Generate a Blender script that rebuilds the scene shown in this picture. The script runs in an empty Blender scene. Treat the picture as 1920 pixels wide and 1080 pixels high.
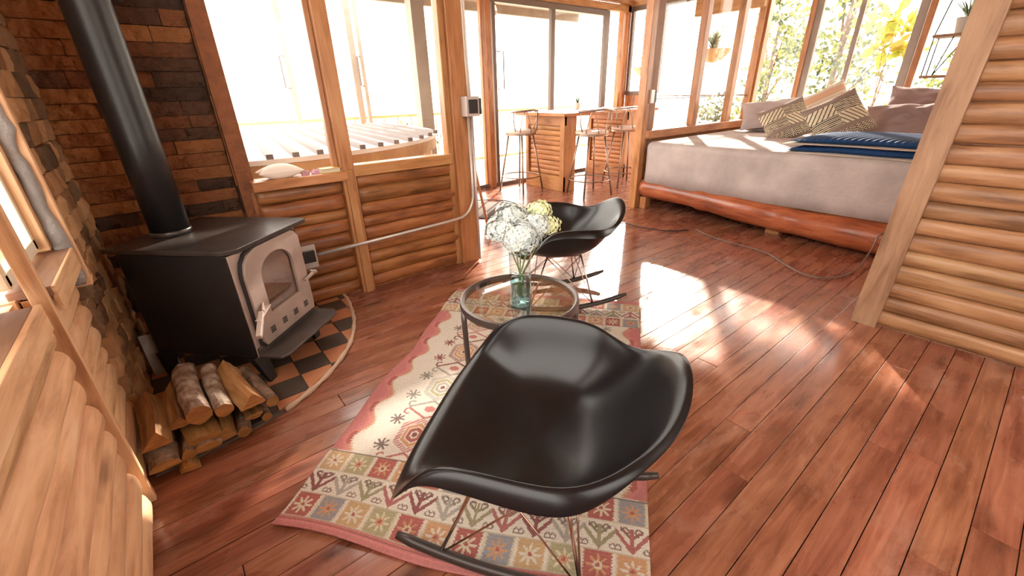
import bpy, math, random
import numpy as np
from mathutils import Vector, Matrix, noise as mnoise

C = bpy.context.scene.collection
S = bpy.context.scene
RND = random.Random(7)

# ------------------------------------------------------------------ camera
CAM_H = 1.25
def unit(v):
    v = np.array(v, float); return v / np.linalg.norm(v)
FPX = 791.0
down = unit([1003 - 960, 2250 - 540, FPX]); zc = -down
xc = unit([2055 - 960, 147 - 540, FPX]); xc = unit(xc - xc.dot(zc) * zc)
yc = np.cross(zc, xc)
RW = np.array([xc, yc, zc])                      # camera frame (right, down, forward) -> world
right = RW @ np.array([1, 0, 0]); up = RW @ np.array([0, -1, 0]); back = RW @ np.array([0, 0, -1])
cam_data = bpy.data.cameras.new('camera'); cam = bpy.data.objects.new('camera', cam_data); C.objects.link(cam)
M = Matrix(((right[0], up[0], back[0], 0), (right[1], up[1], back[1], 0), (right[2], up[2], back[2], CAM_H), (0, 0, 0, 1)))
cam.matrix_world = M
cam_data.sensor_width = 36; cam_data.lens = FPX / 1920 * 36; cam_data.clip_start = 0.02; cam_data.clip_end = 300
S.camera = cam

# ------------------------------------------------------------------ world, sun, exposure
w = bpy.data.worlds.new('sky'); S.world = w; w.use_nodes = True
bg = w.node_tree.nodes['Background']
bg.inputs[0].default_value = (1.0, 0.95, 0.88, 1); bg.inputs[1].default_value = 5.0
sd = bpy.data.lights.new('sun', 'SUN'); sd.energy = 16.0; sd.angle = math.radians(1.2); sd.color = (1.0, 0.93, 0.82)
sun = bpy.data.objects.new('sun', sd); C.objects.link(sun)
SAZ, SEL = math.radians(35), math.radians(22.5)
sdir = Vector((math.cos(SAZ) * math.cos(SEL), math.sin(SAZ) * math.cos(SEL), math.sin(SEL)))
sun.rotation_euler = sdir.to_track_quat('Z', 'Y').to_euler(); sun.location = (20, 15, 12)
S.view_settings.view_transform = 'Standard'; S.view_settings.look = 'None'
S.view_settings.exposure = 0.55; S.view_settings.gamma = 1.0; S.view_settings.use_curve_mapping = False

# ------------------------------------------------------------------ helpers
def tag(o, label=None, cat=None, group=None, kind=None):
    if label: o['label'] = label
    if cat: o['category'] = cat
    if group: o['group'] = group
    if kind: o['kind'] = kind
    return o
def thing(name, loc, label, cat, group=None, rz=0):
    o = bpy.data.objects.new(name, None); C.objects.link(o); o.empty_display_size = .1
    o.location = loc; o.rotation_euler = (0, 0, rz)
    return tag(o, label, cat, group)
def copy_tree(o, parent=None):
    c = o.copy(); C.objects.link(c)
    if parent: c.parent = parent
    for ch in [x for x in C.objects if x.parent == o]:
        copy_tree(ch, c)
    return c

class MB:
    """collects shapes; build() links them as one mesh object"""
    def __init__(s): s.v = []; s.f = []; s.uv = []; s.r = []; s.mi = []
    def add(s, vs, fs, uvs=None, r=None, mi=0):
        b = len(s.v); s.v += [tuple(p) for p in vs]
        if r is None: r = RND.random()
        for i, f in enumerate(fs):
            s.f.append(tuple(b + k for k in f)); s.r.append(r); s.mi.append(mi)
            if uvs: s.uv.append(uvs[i])
            else:
                P = [Vector(vs[k]) for k in f]; n = (P[1] - P[0]).cross(P[-1] - P[0])
                a = [abs(x) for x in n]; k = a.index(max(a)); ax = [j for j in range(3) if j != k]
                s.uv.append([(p[ax[0]], p[ax[1]]) for p in P])
        return s
    def box(s, c, size, rot=None, r=None, mi=0, grain=None):
        hx, hy, hz = [d / 2 for d in size]
        L = [Vector((x * hx, y * hy, z * hz)) for x in (-1, 1) for y in (-1, 1) for z in (-1, 1)]
        F = [(0, 1, 3, 2), (4, 6, 7, 5), (0, 4, 5, 1), (2, 3, 7, 6), (0, 2, 6, 4), (1, 5, 7, 3)]
        g = grain if grain is not None else list(size).index(max(size))
        off = RND.random() * 5; uv = []
        for f in F:
            n = (L[f[1]] - L[f[0]]).cross(L[f[-1]] - L[f[0]]); a = [abs(x) for x in n]; k = a.index(max(a))
            ax = [j for j in range(3) if j != k]
            if g in ax: ax = [g] + [j for j in ax if j != g]
            uv.append([(L[q][ax[0]] + off, L[q][ax[1]] + off + .3 * k) for q in f])
        m = rot if rot is not None else Matrix.Identity(3)
        return s.add([m @ p + Vector(c) for p in L], F, uv, r, mi)
    def bar(s, a, b, wd, th, upv=(0, 0, 1), r=None, mi=0):
        a = Vector(a); b = Vector(b); d = b - a; x = d.normalized(); u = Vector(upv)
        y = u.cross(x)
        if y.length < 1e-4: y = Vector((0, 1, 0)).cross(x)
        y.normalize(); z = x.cross(y)
        m = Matrix((x, y, z)).transposed()
        return s.box((a + b) / 2, (d.length, wd, th), m, r, mi, 0)
    def tube(s, pts, rad, seg=10, caps=True, r=None, mi=0, squash=None, closed=False):
        pts = [Vector(p) for p in pts]; n = len(pts)
        rr = rad if hasattr(rad, '__len__') else [rad] * n
        vs = []; nrm = None; L = 0; Ls = []
        for i, p in enumerate(pts):
            if closed: t = pts[(i + 1) % n] - pts[i - 1]
            else: t = pts[min(i + 1, n - 1)] - pts[max(i - 1, 0)]
            t.normalize()
            if nrm is None:
                nrm = Vector((0, 0, 1)).cross(t)
                if nrm.length < .05: nrm = Vector((1, 0, 0)).cross(t)
            nrm = (nrm - nrm.dot(t) * t).normalized(); b = t.cross(nrm)
            if i: L += (p - pts[i - 1]).length
            Ls.append(L)
            for k in range(seg):
                a = 2 * math.pi * k / seg
                vs.append(p + (nrm * math.cos(a) + b * math.sin(a)) * rr[i])
        fs = []; uv = []; off = RND.random() * 7
        m = n if closed else n - 1
        for i in range(m):
            j = (i + 1) % n
            for k in range(seg):
                k2 = (k + 1) % seg
                fs.append((i * seg + k, i * seg + k2, j * seg + k2, j * seg + k))
                w0 = k / seg * 6.28 * rr[i]; w1 = (k + 1) / seg * 6.28 * rr[i]
                uv.append([(Ls[i] + off, w0), (Ls[i] + off, w1), (Ls[j] + off, w1), (Ls[j] + off, w0)])
        if caps and not closed:
            fs.append(tuple(range(seg))[::-1]); uv.append([(.1 * math.cos(6.28 * k / seg) , .1 * math.sin(6.28 * k / seg)) for k in range(seg)][::-1])
            fs.append(tuple((n - 1) * seg + k for k in range(seg))); uv.append([(.1 * math.cos(6.28 * k / seg), .1 * math.sin(6.28 * k / seg)) for k in range(seg)])
        return s.add(vs, fs, uv, r, mi)
    def lathe(s, prof, c=(0, 0, 0), seg=32, r=None, mi=0, closed=False):
        c = Vector(c); vs = []; n = len(prof)
        for (q, z) in prof:
            for k in range(seg):
                a = 2 * math.pi * k / seg
                vs.append(c + Vector((q * math.cos(a), q * math.sin(a), z)))
        fs = []; uv = []
        for i in range(n if closed else n - 1):
            j = (i + 1) % n
            for k in range(seg):
                k2 = (k + 1) % seg
                fs.append((i * seg + k, i * seg + k2, j * seg + k2, j * seg + k))
                uv.append([(prof[i][1], k / seg), (prof[i][1], (k + 1) / seg), (prof[j][1], (k + 1) / seg), (prof[j][1], k / seg)])
        return s.add(vs, fs, uv, r, mi)
    def prism(s, poly, z0, z1, r=None, mi=0, m=None):
        n = len(poly); vs = [Vector((x, y, z0)) for x, y in poly] + [Vector((x, y, z1)) for x, y in poly]
        if m is not None: vs = [m @ v for v in vs]
        fs = [tuple(range(n))[::-1], tuple(range(n, 2 * n))] + [(i, (i + 1) % n, n + (i + 1) % n, n + i) for i in range(n)]
        return s.add(vs, fs, None, r, mi)
    def build(s, name, mat, parent=None, smooth=False, bevel=0, label=None, subsurf=0, loc=None):
        me = bpy.data.meshes.new(name); me.from_pydata(s.v, [], s.f)
        uvl = me.uv_layers.new(name='UVMap'); flat = [c for f in s.uv for p in f for c in p]
        uvl.data.foreach_set('uv', flat)
        ca = me.color_attributes.new('rnd', 'FLOAT_COLOR', 'CORNER')
        cols = []
        for f, r in zip(s.f, s.r): cols += [r, (r * 7.31) % 1, (r * 3.77) % 1, 1] * len(f)
        ca.data.foreach_set('color', cols)
        mats = mat if isinstance(mat, (list, tuple)) else [mat]
        for q in mats: me.materials.append(q)
        me.polygons.foreach_set('material_index', s.mi)
        if smooth: me.polygons.foreach_set('use_smooth', [True] * len(s.f))
        me.update()
        o = bpy.data.objects.new(name, me); C.objects.link(o)
        if parent: o.parent = parent
        if label: o['label'] = label
        if loc: o.location = loc
        if smooth == 'auto':
            md = o.modifiers.new('ws', 'EDGE_SPLIT'); md.split_angle = math.radians(38)
        if bevel:
            md = o.modifiers.new('bevel', 'BEVEL'); md.width = bevel; md.segments = 2; md.limit_method = 'ANGLE'
        if subsurf:
            md = o.modifiers.new('sub', 'SUBSURF'); md.levels = subsurf; md.render_levels = subsurf
        return o

# ------------------------------------------------------------------ materials
def newmat(name):
    m = bpy.data.materials.new(name); m.use_nodes = True
    return m, m.node_tree, m.node_tree.nodes['Principled BSDF']
def simple(name, col, rough=.5, metal=0, spec=.5, bump=0, bscale=60, coat=0, var=0, trans=0, sub=0):
    m, t, p = newmat(name); N = t.nodes; L = t.links
    p.inputs['Base Color'].default_value = (*col, 1); p.inputs['Roughness'].default_value = rough
    p.inputs['Metallic'].default_value = metal; p.inputs['Specular IOR Level'].default_value = spec
    p.inputs['Coat Weight'].default_value = coat; p.inputs['Coat Roughness'].default_value = .15
    p.inputs['Transmission Weight'].default_value = trans
    if bump or var:
        tc = N.new('ShaderNodeTexCoord'); n = N.new('ShaderNodeTexNoise'); n.inputs['Scale'].default_value = bscale; n.inputs['Detail'].default_value = 6
        L.new(tc.outputs['Object'], n.inputs['Vector'])
        if bump:
            b = N.new('ShaderNodeBump'); b.inputs['Strength'].default_value = bump; b.inputs['Distance'].default_value = .01
            L.new(n.outputs['Fac'], b.inputs['Height']); L.new(b.outputs['Normal'], p.inputs['Normal'])
        if var:
            n2 = N.new('ShaderNodeTexNoise'); n2.inputs['Scale'].default_value = bscale * .15; n2.inputs['Detail'].default_value = 5
            L.new(tc.outputs['Object'], n2.inputs['Vector'])
            r = N.new('ShaderNodeValToRGB'); r.color_ramp.elements[0].position = .3; r.color_ramp.elements[1].position = .7
            r.color_ramp.elements[0].color = (*[c * (1 - var) for c in col], 1); r.color_ramp.elements[1].color = (*[min(1, c * (1 + var)) for c in col], 1)
            L.new(n2.outputs['Fac'], r.inputs['Fac']); L.new(r.outputs['Color'], p.inputs['Base Color'])
    return m
def wood(name, dark, mid, light, rough=.45, coat=0.0, gs=(1.1, 16), bump=.25, knots=True, var=.35, spec=.4, worn=None, rvar=0.0):
    m, t, p = newmat(name); N = t.nodes; L = t.links
    uv = N.new('ShaderNodeUVMap'); at = N.new('ShaderNodeAttribute'); at.attribute_name = 'rnd'
    sep = N.new('ShaderNodeSeparateColor'); L.new(at.outputs['Color'], sep.inputs[0])
    mul = N.new('ShaderNodeVectorMath'); mul.operation = 'SCALE'; mul.inputs['Scale'].default_value = 31; L.new(at.outputs['Color'], mul.inputs[0])
    add = N.new('ShaderNodeVectorMath'); L.new(uv.outputs[0], add.inputs[0]); L.new(mul.outputs[0], add.inputs[1])
    mp = N.new('ShaderNodeMapping'); mp.inputs['Scale'].default_value = (gs[0], gs[1], 1); L.new(add.outputs[0], mp.inputs[0])
    n1 = N.new('ShaderNodeTexNoise'); n1.inputs['Scale'].default_value = 3; n1.inputs['Detail'].default_value = 7; n1.inputs['Roughness'].default_value = .62; n1.inputs['Distortion'].default_value = .7
    L.new(mp.outputs[0], n1.inputs['Vector'])
    mp2 = N.new('ShaderNodeMapping'); mp2.inputs['Scale'].default_value = (2.2, 5, 1); L.new(add.outputs[0], mp2.inputs[0])
    n2 = N.new('ShaderNodeTexNoise'); n2.inputs['Scale'].default_value = 1.6; n2.inputs['Detail'].default_value = 4; L.new(mp2.outputs[0], n2.inputs['Vector'])
    mx = N.new('ShaderNodeMix'); mx.data_type = 'FLOAT'; mx.inputs[0].default_value = .42; L.new(n1.outputs['Fac'], mx.inputs[2]); L.new(n2.outputs['Fac'], mx.inputs[3])
    r = N.new('ShaderNodeValToRGB'); e = r.color_ramp.elements
    e[0].position = .33; e[0].color = (*dark, 1); e[1].position = .66; e[1].color = (*light, 1)
    k = e.new(.5); k.color = (*mid, 1)
    L.new(mx.outputs[0], r.inputs['Fac'])
    hsv = N.new('ShaderNodeHueSaturation'); mr = N.new('ShaderNodeMapRange'); mr.inputs['To Min'].default_value = 1 - var; mr.inputs['To Max'].default_value = 1 + var * .8
    L.new(sep.outputs[0], mr.inputs['Value']); L.new(mr.outputs[0], hsv.inputs['Value'])
    mr2 = N.new('ShaderNodeMapRange'); mr2.inputs['To Min'].default_value = .495; mr2.inputs['To Max'].default_value = .505
    L.new(sep.outputs[1], mr2.inputs['Value']); L.new(mr2.outputs[0], hsv.inputs['Hue'])
    L.new(r.outputs['Color'], hsv.inputs['Color']); out = hsv.outputs[0]
    if knots:
        mp3 = N.new('ShaderNodeMapping'); mp3.inputs['Scale'].default_value = (2.1, 7.5, 1); L.new(add.outputs[0], mp3.inputs[0])
        nd = N.new('ShaderNodeTexNoise'); nd.inputs['Scale'].default_value = 4; L.new(mp3.outputs[0], nd.inputs['Vector'])
        vm = N.new('ShaderNodeVectorMath'); vm.operation = 'MULTIPLY_ADD'; L.new(nd.outputs['Color'], vm.inputs[0]); vm.inputs[1].default_value = (.25, .25, 0); L.new(mp3.outputs[0], vm.inputs[2])
        vo = N.new('ShaderNodeTexVoronoi'); vo.inputs['Scale'].default_value = .8; vo.inputs['Randomness'].default_value = 1; L.new(vm.outputs[0], vo.inputs['Vector'])
        kr = N.new('ShaderNodeValToRGB'); kr.color_ramp.elements[0].position = .05; kr.color_ramp.elements[0].color = (.35, .3, .28, 1); kr.color_ramp.elements[1].position = .2; kr.color_ramp.elements[1].color = (1, 1, 1, 1)
        L.new(vo.outputs['Distance'], kr.inputs['Fac'])
        mm = N.new('ShaderNodeMix'); mm.data_type = 'RGBA'; mm.blend_type = 'MULTIPLY'; mm.inputs[0].default_value = .8
        L.new(out, mm.inputs[6]); L.new(kr.outputs[0], mm.inputs[7]); out = mm.outputs[2]
    if worn:
        tc = N.new('ShaderNodeTexCoord'); nw = N.new('ShaderNodeTexNoise'); nw.inputs['Scale'].default_value = 2.2; nw.inputs['Detail'].default_value = 8; nw.inputs['Roughness'].default_value = .7; nw.inputs['Distortion'].default_value = .5
        mpw = N.new('ShaderNodeMapping'); mpw.inputs['Scale'].default_value = (1, 2.2, 1); L.new(tc.outputs['Object'], mpw.inputs[0]); L.new(mpw.outputs[0], nw.inputs['Vector'])
        wr = N.new('ShaderNodeValToRGB'); wr.color_ramp.elements[0].position = .54; wr.color_ramp.elements[0].color = (0, 0, 0, 1); wr.color_ramp.elements[1].position = .72; wr.color_ramp.elements[1].color = (1, 1, 1, 1)
        L.new(nw.outputs['Fac'], wr.inputs['Fac'])
        mw = N.new('ShaderNodeMix'); mw.data_type = 'RGBA'; mw.inputs[7].default_value = (*worn, 1); L.new(out, mw.inputs[6])
        ml = N.new('ShaderNodeMath'); ml.operation = 'MULTIPLY'; ml.inputs[1].default_value = .5; L.new(wr.outputs[0], ml.inputs[0]); L.new(ml.outputs[0], mw.inputs[0]); out = mw.outputs[2]
    L.new(out, p.inputs['Base Color'])
    if rvar:
        rr = N.new('ShaderNodeMapRange'); rr.inputs['From Min'].default_value = .3; rr.inputs['From Max'].default_value = .7
        rr.inputs['To Min'].default_value = rough - rvar; rr.inputs['To Max'].default_value = rough + rvar
        L.new(n2.outputs['Fac'], rr.inputs['Value']); L.new(rr.outputs[0], p.inputs['Roughness'])
    else: p.inputs['Roughness'].default_value = rough
    p.inputs['Coat Weight'].default_value = coat; p.inputs['Coat Roughness'].default_value = .12; p.inputs['Specular IOR Level'].default_value = spec
    b = N.new('ShaderNodeBump'); b.inputs['Strength'].default_value = bump; b.inputs['Distance'].default_value = .006
    L.new(mx.outputs[0], b.inputs['Height']); L.new(b.outputs[0], p.inputs['Normal'])
    return m
def vcol_mat(name, rough=.9, bump=.3, bscale=400, attr='col'):
    m, t, p = newmat(name); N = t.nodes; L = t.links
    a = N.new('ShaderNodeAttribute'); a.attribute_name = attr; L.new(a.outputs['Color'], p.inputs['Base Color'])
    p.inputs['Roughness'].default_value = rough; p.inputs['Specular IOR Level'].default_value = .2
    tc = N.new('ShaderNodeTexCoord'); n = N.new('ShaderNodeTexNoise'); n.inputs['Scale'].default_value = bscale
    L.new(tc.outputs['Object'], n.inputs['Vector']); b = N.new('ShaderNodeBump'); b.inputs['Strength'].default_value = bump; b.inputs['Distance'].default_value = .003
    L.new(n.outputs['Fac'], b.inputs['Height']); L.new(b.outputs[0], p.inputs['Normal'])
    return m
def ramp_mat(name, stops, rough=.8, scale=8, bump=.5, bscale=30, rmix=.6, bdist=.01, spec=.3):
    """colour picked by the block's own random value, broken up by noise"""
    m, t, p = newmat(name); N = t.nodes; L = t.links
    at = N.new('ShaderNodeAttribute'); at.attribute_name = 'rnd'; sep = N.new('ShaderNodeSeparateColor'); L.new(at.outputs['Color'], sep.inputs[0])
    tc = N.new('ShaderNodeTexCoord'); n = N.new('ShaderNodeTexNoise'); n.inputs['Scale'].default_value = scale; n.inputs['Detail'].default_value = 6; L.new(tc.outputs['Object'], n.inputs['Vector'])
    mx = N.new('ShaderNodeMix'); mx.data_type = 'FLOAT'; mx.inputs[0].default_value = rmix; L.new(n.outputs['Fac'], mx.inputs[2]); L.new(sep.outputs[0], mx.inputs[3])
    r = N.new('ShaderNodeValToRGB'); e = r.color_ramp.elements
    e[0].position = stops[0][0]; e[0].color = (*stops[0][1], 1); e[1].position = stops[-1][0]; e[1].color = (*stops[-1][1], 1)
    for q, c in stops[1:-1]:
        k = e.new(q); k.color = (*c, 1)
    L.new(mx.outputs[0], r.inputs['Fac']); L.new(r.outputs[0], p.inputs['Base Color'])
    n2 = N.new('ShaderNodeTexNoise'); n2.inputs['Scale'].default_value = bscale; n2.inputs['Detail'].default_value = 8; L.new(tc.outputs['Object'], n2.inputs['Vector'])
    b = N.new('ShaderNodeBump'); b.inputs['Strength'].default_value = bump; b.inputs['Distance'].default_value = bdist; L.new(n2.outputs['Fac'], b.inputs['Height']); L.new(b.outputs[0], p.inputs['Normal'])
    p.inputs['Roughness'].default_value = rough; p.inputs['Specular IOR Level'].default_value = spec
    return m
def pane_mat(name, tint=(1, 1, 1), refl=.5, rough=0.0):
    """thin sheet of glass: clear with fresnel reflection"""
    m = bpy.data.materials.new(name); m.use_nodes = True; t = m.node_tree; N = t.nodes; L = t.links; N.clear()
    o = N.new('ShaderNodeOutputMaterial'); a = N.new('ShaderNodeBsdfTransparent'); a.inputs[0].default_value = (*tint, 1)
    g = N.new('ShaderNodeBsdfGlossy'); g.inputs['Roughness'].default_value = rough
    lw = N.new('ShaderNodeLayerWeight'); lw.inputs['Blend'].default_value = .5
    pw_ = N.new('ShaderNodeMath'); pw_.operation = 'POWER'; pw_.inputs[1].default_value = 4.5; L.new(lw.outputs['Facing'], pw_.inputs[0])
    ml = N.new('ShaderNodeMath'); ml.operation = 'MULTIPLY_ADD'; ml.inputs[1].default_value = .9 * min(refl, 1.0); ml.inputs[2].default_value = .035 * refl; ml.use_clamp = True; L.new(pw_.outputs[0], ml.inputs[0])
    mx = N.new('ShaderNodeMixShader'); L.new(ml.outputs[0], mx.inputs[0]); L.new(a.outputs[0], mx.inputs[1]); L.new(g.outputs[0], mx.inputs[2]); L.new(mx.outputs[0], o.inputs[0])
    return m
def leaf_mat(name, c1, c2, c3=None):
    m, t, p = newmat(name); N = t.nodes; L = t.links
    at = N.new('ShaderNodeAttribute'); at.attribute_name = 'rnd'; sep = N.new('ShaderNodeSeparateColor'); L.new(at.outputs['Color'], sep.inputs[0])
    r = N.new('ShaderNodeValToRGB'); r.color_ramp.elements[0].color = (*c1, 1); r.color_ramp.elements[1].color = (*c2, 1)
    if c3: k = r.color_ramp.elements.new(.8); k.color = (*c3, 1)
    L.new(sep.outputs[0], r.inputs['Fac']); L.new(r.outputs[0], p.inputs['Base Color']); p.inputs['Roughness'].default_value = .55
    tr = N.new('ShaderNodeBsdfTranslucent'); L.new(r.outputs[0], tr.inputs[0]); mx = N.new('ShaderNodeMixShader'); mx.inputs[0].default_value = .5
    L.new(p.outputs[0], mx.inputs[1]); L.new(tr.outputs[0], mx.inputs[2]); L.new(mx.outputs[0], N['Material Output'].inputs[0])
    return m

W_FLOOR = wood('floor_wood', (.12, .034, .018), (.245, .085, .046), (.37, .15, .085), rough=.28, coat=.45, gs=(.9, 13), bump=.18, var=.13, worn=(.46, .26, .19), rvar=.1)
W_LOG = wood('orange_log', (0.076, 0.024, 0.008), (0.264, 0.093, 0.029), (0.399, 0.170, 0.060), rough=.42, coat=.15, gs=(1.0, 9), bump=.35, var=.22)
W_LOGR = wood('brown_log', (.115, .048, .020), (.27, .125, .054), (.38, .205, .10), rough=.48, coat=.1, gs=(1.0, 11), bump=.4, var=.18)
W_PALE = wood('pale_log', (.40, .20, .095), (.72, .42, .23), (.84, .58, .36), rough=.6, gs=(1.0, 9), bump=.35, var=.12)
W_POST = wood('planed_post', (0.154, 0.070, 0.038), (0.266, 0.140, 0.081), (0.343, 0.196, 0.119), rough=.55, gs=(1.0, 10), bump=.25, var=.12)
W_ORG = wood('varnished_post', (0.243, 0.091, 0.030), (0.410, 0.179, 0.068), (0.502, 0.258, 0.114), rough=.4, coat=.2, gs=(1.0, 10), bump=.2, var=.12)
W_BED = wood('red_log', (.14, .035, .015), (.36, .095, .035), (.50, .17, .07), rough=.33, coat=.4, gs=(1.0, 9), bump=.4, var=.1)
W_BEAM = wood('ceiling_wood', (.22, .10, .04), (.42, .22, .1), (.55, .33, .17), rough=.6, gs=(1., 10), bump=.2, var=.15)
W_TUB = wood('tub_stave', (.42, .20, .08), (.62, .36, .17), (.75, .48, .27), rough=.6, gs=(1., 12), bump=.2, var=.18, knots=False)
W_SPLIT = wood('split_wood', (.12, .05, .018), (.30, .15, .05), (.46, .27, .11), rough=.75, gs=(1.5, 12), bump=.5, var=.3, knots=False)
W_BARK = ramp_mat('bark', [(.25, (.06, .035, .025)), (.5, (.20, .12, .08)), (.72, (.46, .37, .30))], rough=.9, scale=22, bump=1, bscale=45, rmix=.25)
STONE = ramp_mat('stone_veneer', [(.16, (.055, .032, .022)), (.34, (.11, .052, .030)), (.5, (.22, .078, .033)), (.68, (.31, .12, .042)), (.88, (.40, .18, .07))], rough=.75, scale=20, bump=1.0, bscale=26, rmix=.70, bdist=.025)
STONE_L = ramp_mat('sunlit_stone', [(.12, (.13, .085, .055)), (.35, (.34, .18, .09)), (.6, (.52, .28, .13)), (.85, (.62, .37, .19))], rough=.85, scale=14, bump=.9, bscale=34, rmix=.7, bdist=.014)  # lighter copy of the veneer, sunlight put into its colours
TILE = ramp_mat('hearth_tile', [(.2, (.075, .055, .045)), (.45, (.11, .085, .07)), (.55, (.38, .14, .07)), (.8, (.48, .20, .10))], rough=.5, scale=12, bump=.15, bscale=60, rmix=.86)
GROUT = simple('grout', (.11, .08, .06), .9, bump=.3)
CEMENT = simple('cement_edge', (.50, .36, .26), .85, bump=.6, bscale=40, var=.2)
IRON = simple('black_stove_paint', (.012, .011, .012), .38, metal=.0, spec=.5, bump=.05, bscale=160, var=.25)
IRON_T = simple('worn_stove_top', (.05, .04, .036), .33, metal=.3, bump=.12, bscale=40, var=.35)
STEEL = simple('bare_stove_steel', (.42, .33, .29), .42, metal=.35, bump=.08, bscale=60, var=.12)
STEEL_D = simple('dark_steel', (.10, .085, .078), .4, metal=.6, bump=.1, bscale=60, var=.2)
GALV = simple('galvanised_conduit', (.58, .53, .50), .35, metal=.45)
BLKP = simple('black_plastic', (.02, .018, .02), .35)
SHELL = simple('black_shell', (.006, .005, .006), .26, spec=.36, bump=.04, bscale=500)
ROCK = simple('dark_rocker_wood', (.035, .025, .022), .38, bump=.05)
CHROME = simple('chrome_rod', (.62, .52, .46), .18, metal=1)
COPPER = simple('warm_wire', (.50, .36, .28), .25, metal=1)
TBLM = simple('brushed_dark_metal', (.12, .10, .095), .35, metal=.7)
STOOLM = simple('stool_metal', (.30, .23, .19), .35, metal=.85)
SEATM = simple('stool_seat', (.62, .50, .42), .45, bump=.05)
DARKF = simple('dark_aluminium', (.15, .115, .10), .45, metal=.3)
GREYF = simple('weathered_grey_frame', (.30, .26, .23), .6, bump=.2, bscale=30, var=.15)
WHITEF = simple('white_window_frame', (.72, .66, .54), .5)
FOAM = simple('grey_filler', (.38, .36, .35), .9, bump=1, bscale=45, var=.25)
SHEET = simple('greige_bedspread', (.43, .37, .35), .95, spec=.1, bump=.35, bscale=28, var=.16)
MAUVE = simple('mauve_cotton', (.27, .19, .18), .9, spec=.15, bump=.15, bscale=20, var=.08)
GREYC = simple('grey_lilac_cotton', (.42, .36, .36), .9, spec=.15, bump=.15, bscale=20, var=.08)
PINKC = simple('salmon_headboard', (.62, .34, .25), .8)
NAVY = simple('navy_knit', (.010, .045, .14), .75, spec=.3, bump=.2, bscale=200)
CREAM = simple('cream_fringe', (.70, .62, .54), .9, bump=.4, bscale=120)
PANE = pane_mat('window_glass', (1, .99, .97), .6)
PANE_S = pane_mat('stove_glass', (.60, .52, .46), 3.0, .03)
PANE_T = pane_mat('table_glass', (.88, .92, .89), 2.6)
PANE_V = pane_mat('vase_glass', (.80, .88, .88), 4.0)
WATER = pane_mat('vase_water', (.80, .92, .92), 2.5)
PETAL = ramp_mat('hydrangea_petal', [(.2, (.42, .47, .48)), (.6, (.60, .63, .60)), (.85, (.66, .66, .50))], rough=.7, scale=9, bump=0, rmix=.45)
STEMG = simple('flower_stem', (.24, .26, .10), .6)
LEAF = leaf_mat('tree_leaf', (.035, .05, .028), (.12, .14, .06), (.24, .25, .08))
LEAFD = leaf_mat('shrub_leaf', (.04, .055, .035), (.12, .14, .08))
LEAFY = leaf_mat('yellow_leaf', (.26, .30, .03), (.40, .40, .05), (.48, .26, .06))
LEAFG = leaf_mat('plant_leaf', (.06, .12, .05), (.16, .26, .09))
TERRA = simple('white_pot', (.72, .66, .60), .6)
DECK = wood('deck_board', (.40, .26, .18), (.56, .40, .28), (.66, .50, .38), rough=.7, gs=(1., 12), bump=.2, var=.15)
GROUND = simple('pale_ground', (.50, .46, .34), .95, bump=.4, bscale=8, var=.25)
WHITEM = simple('white_cover', (.82, .78, .72), .5)
DARKB = simple('dark_batten', (.20, .17, .165), .8)
BOARD = simple('chalkboard', (.03, .025, .022), .7)
CHALK = simple('chalk', (.75, .68, .62), .9)
MATB = simple('dark_mat', (.10, .075, .065), .95, bump=.6, bscale=150)
PILLOWW = simple('white_pillow', (.78, .68, .60), .9, bump=.1, bscale=30)
CRYST = simple('pink_crystal', (.55, .30, .38), .35, bump=.8, bscale=60, var=.3)
BOOKY = simple('book_cover', (.52, .36, .10), .5)
PAPER = simple('book_paper', (.62, .55, .44), .8)
SHADOWGAP = simple('dark_backing', (.03, .012, .006), .9)

def struct(o): o['kind'] = 'structure'; return o

# ================================================================== SETTING
# ---- floor: planks run along X
mb = MB(); y = -2.13
XA, XB = -1.7, 6.72
while y < 5.24:
    x = XA - RND.random() * 1.6
    while x < XB:
        L = 2.6 + RND.random() * 2.8; x0 = max(x, XA)
        if XB - x - L < 1.0: L = XB - x + .1
        x0 = max(x, XA); x1 = min(x + L, XB)
        if x1 > x0 + .02:
            dz = RND.uniform(-.0012, .0012)
            mb.box(((x0 + x1) / 2, y + .051, -.012 + dz), (x1 - x0 - .0025, .0995, .024), grain=0)
        x += L
    y += .102
struct(mb.build('floor', W_FLOOR, bevel=.0012))
struct(MB().box((2.5, 1.55, -.045), (8.5, 7.4, .03)).build('trim_1', SHADOWGAP))

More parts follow.
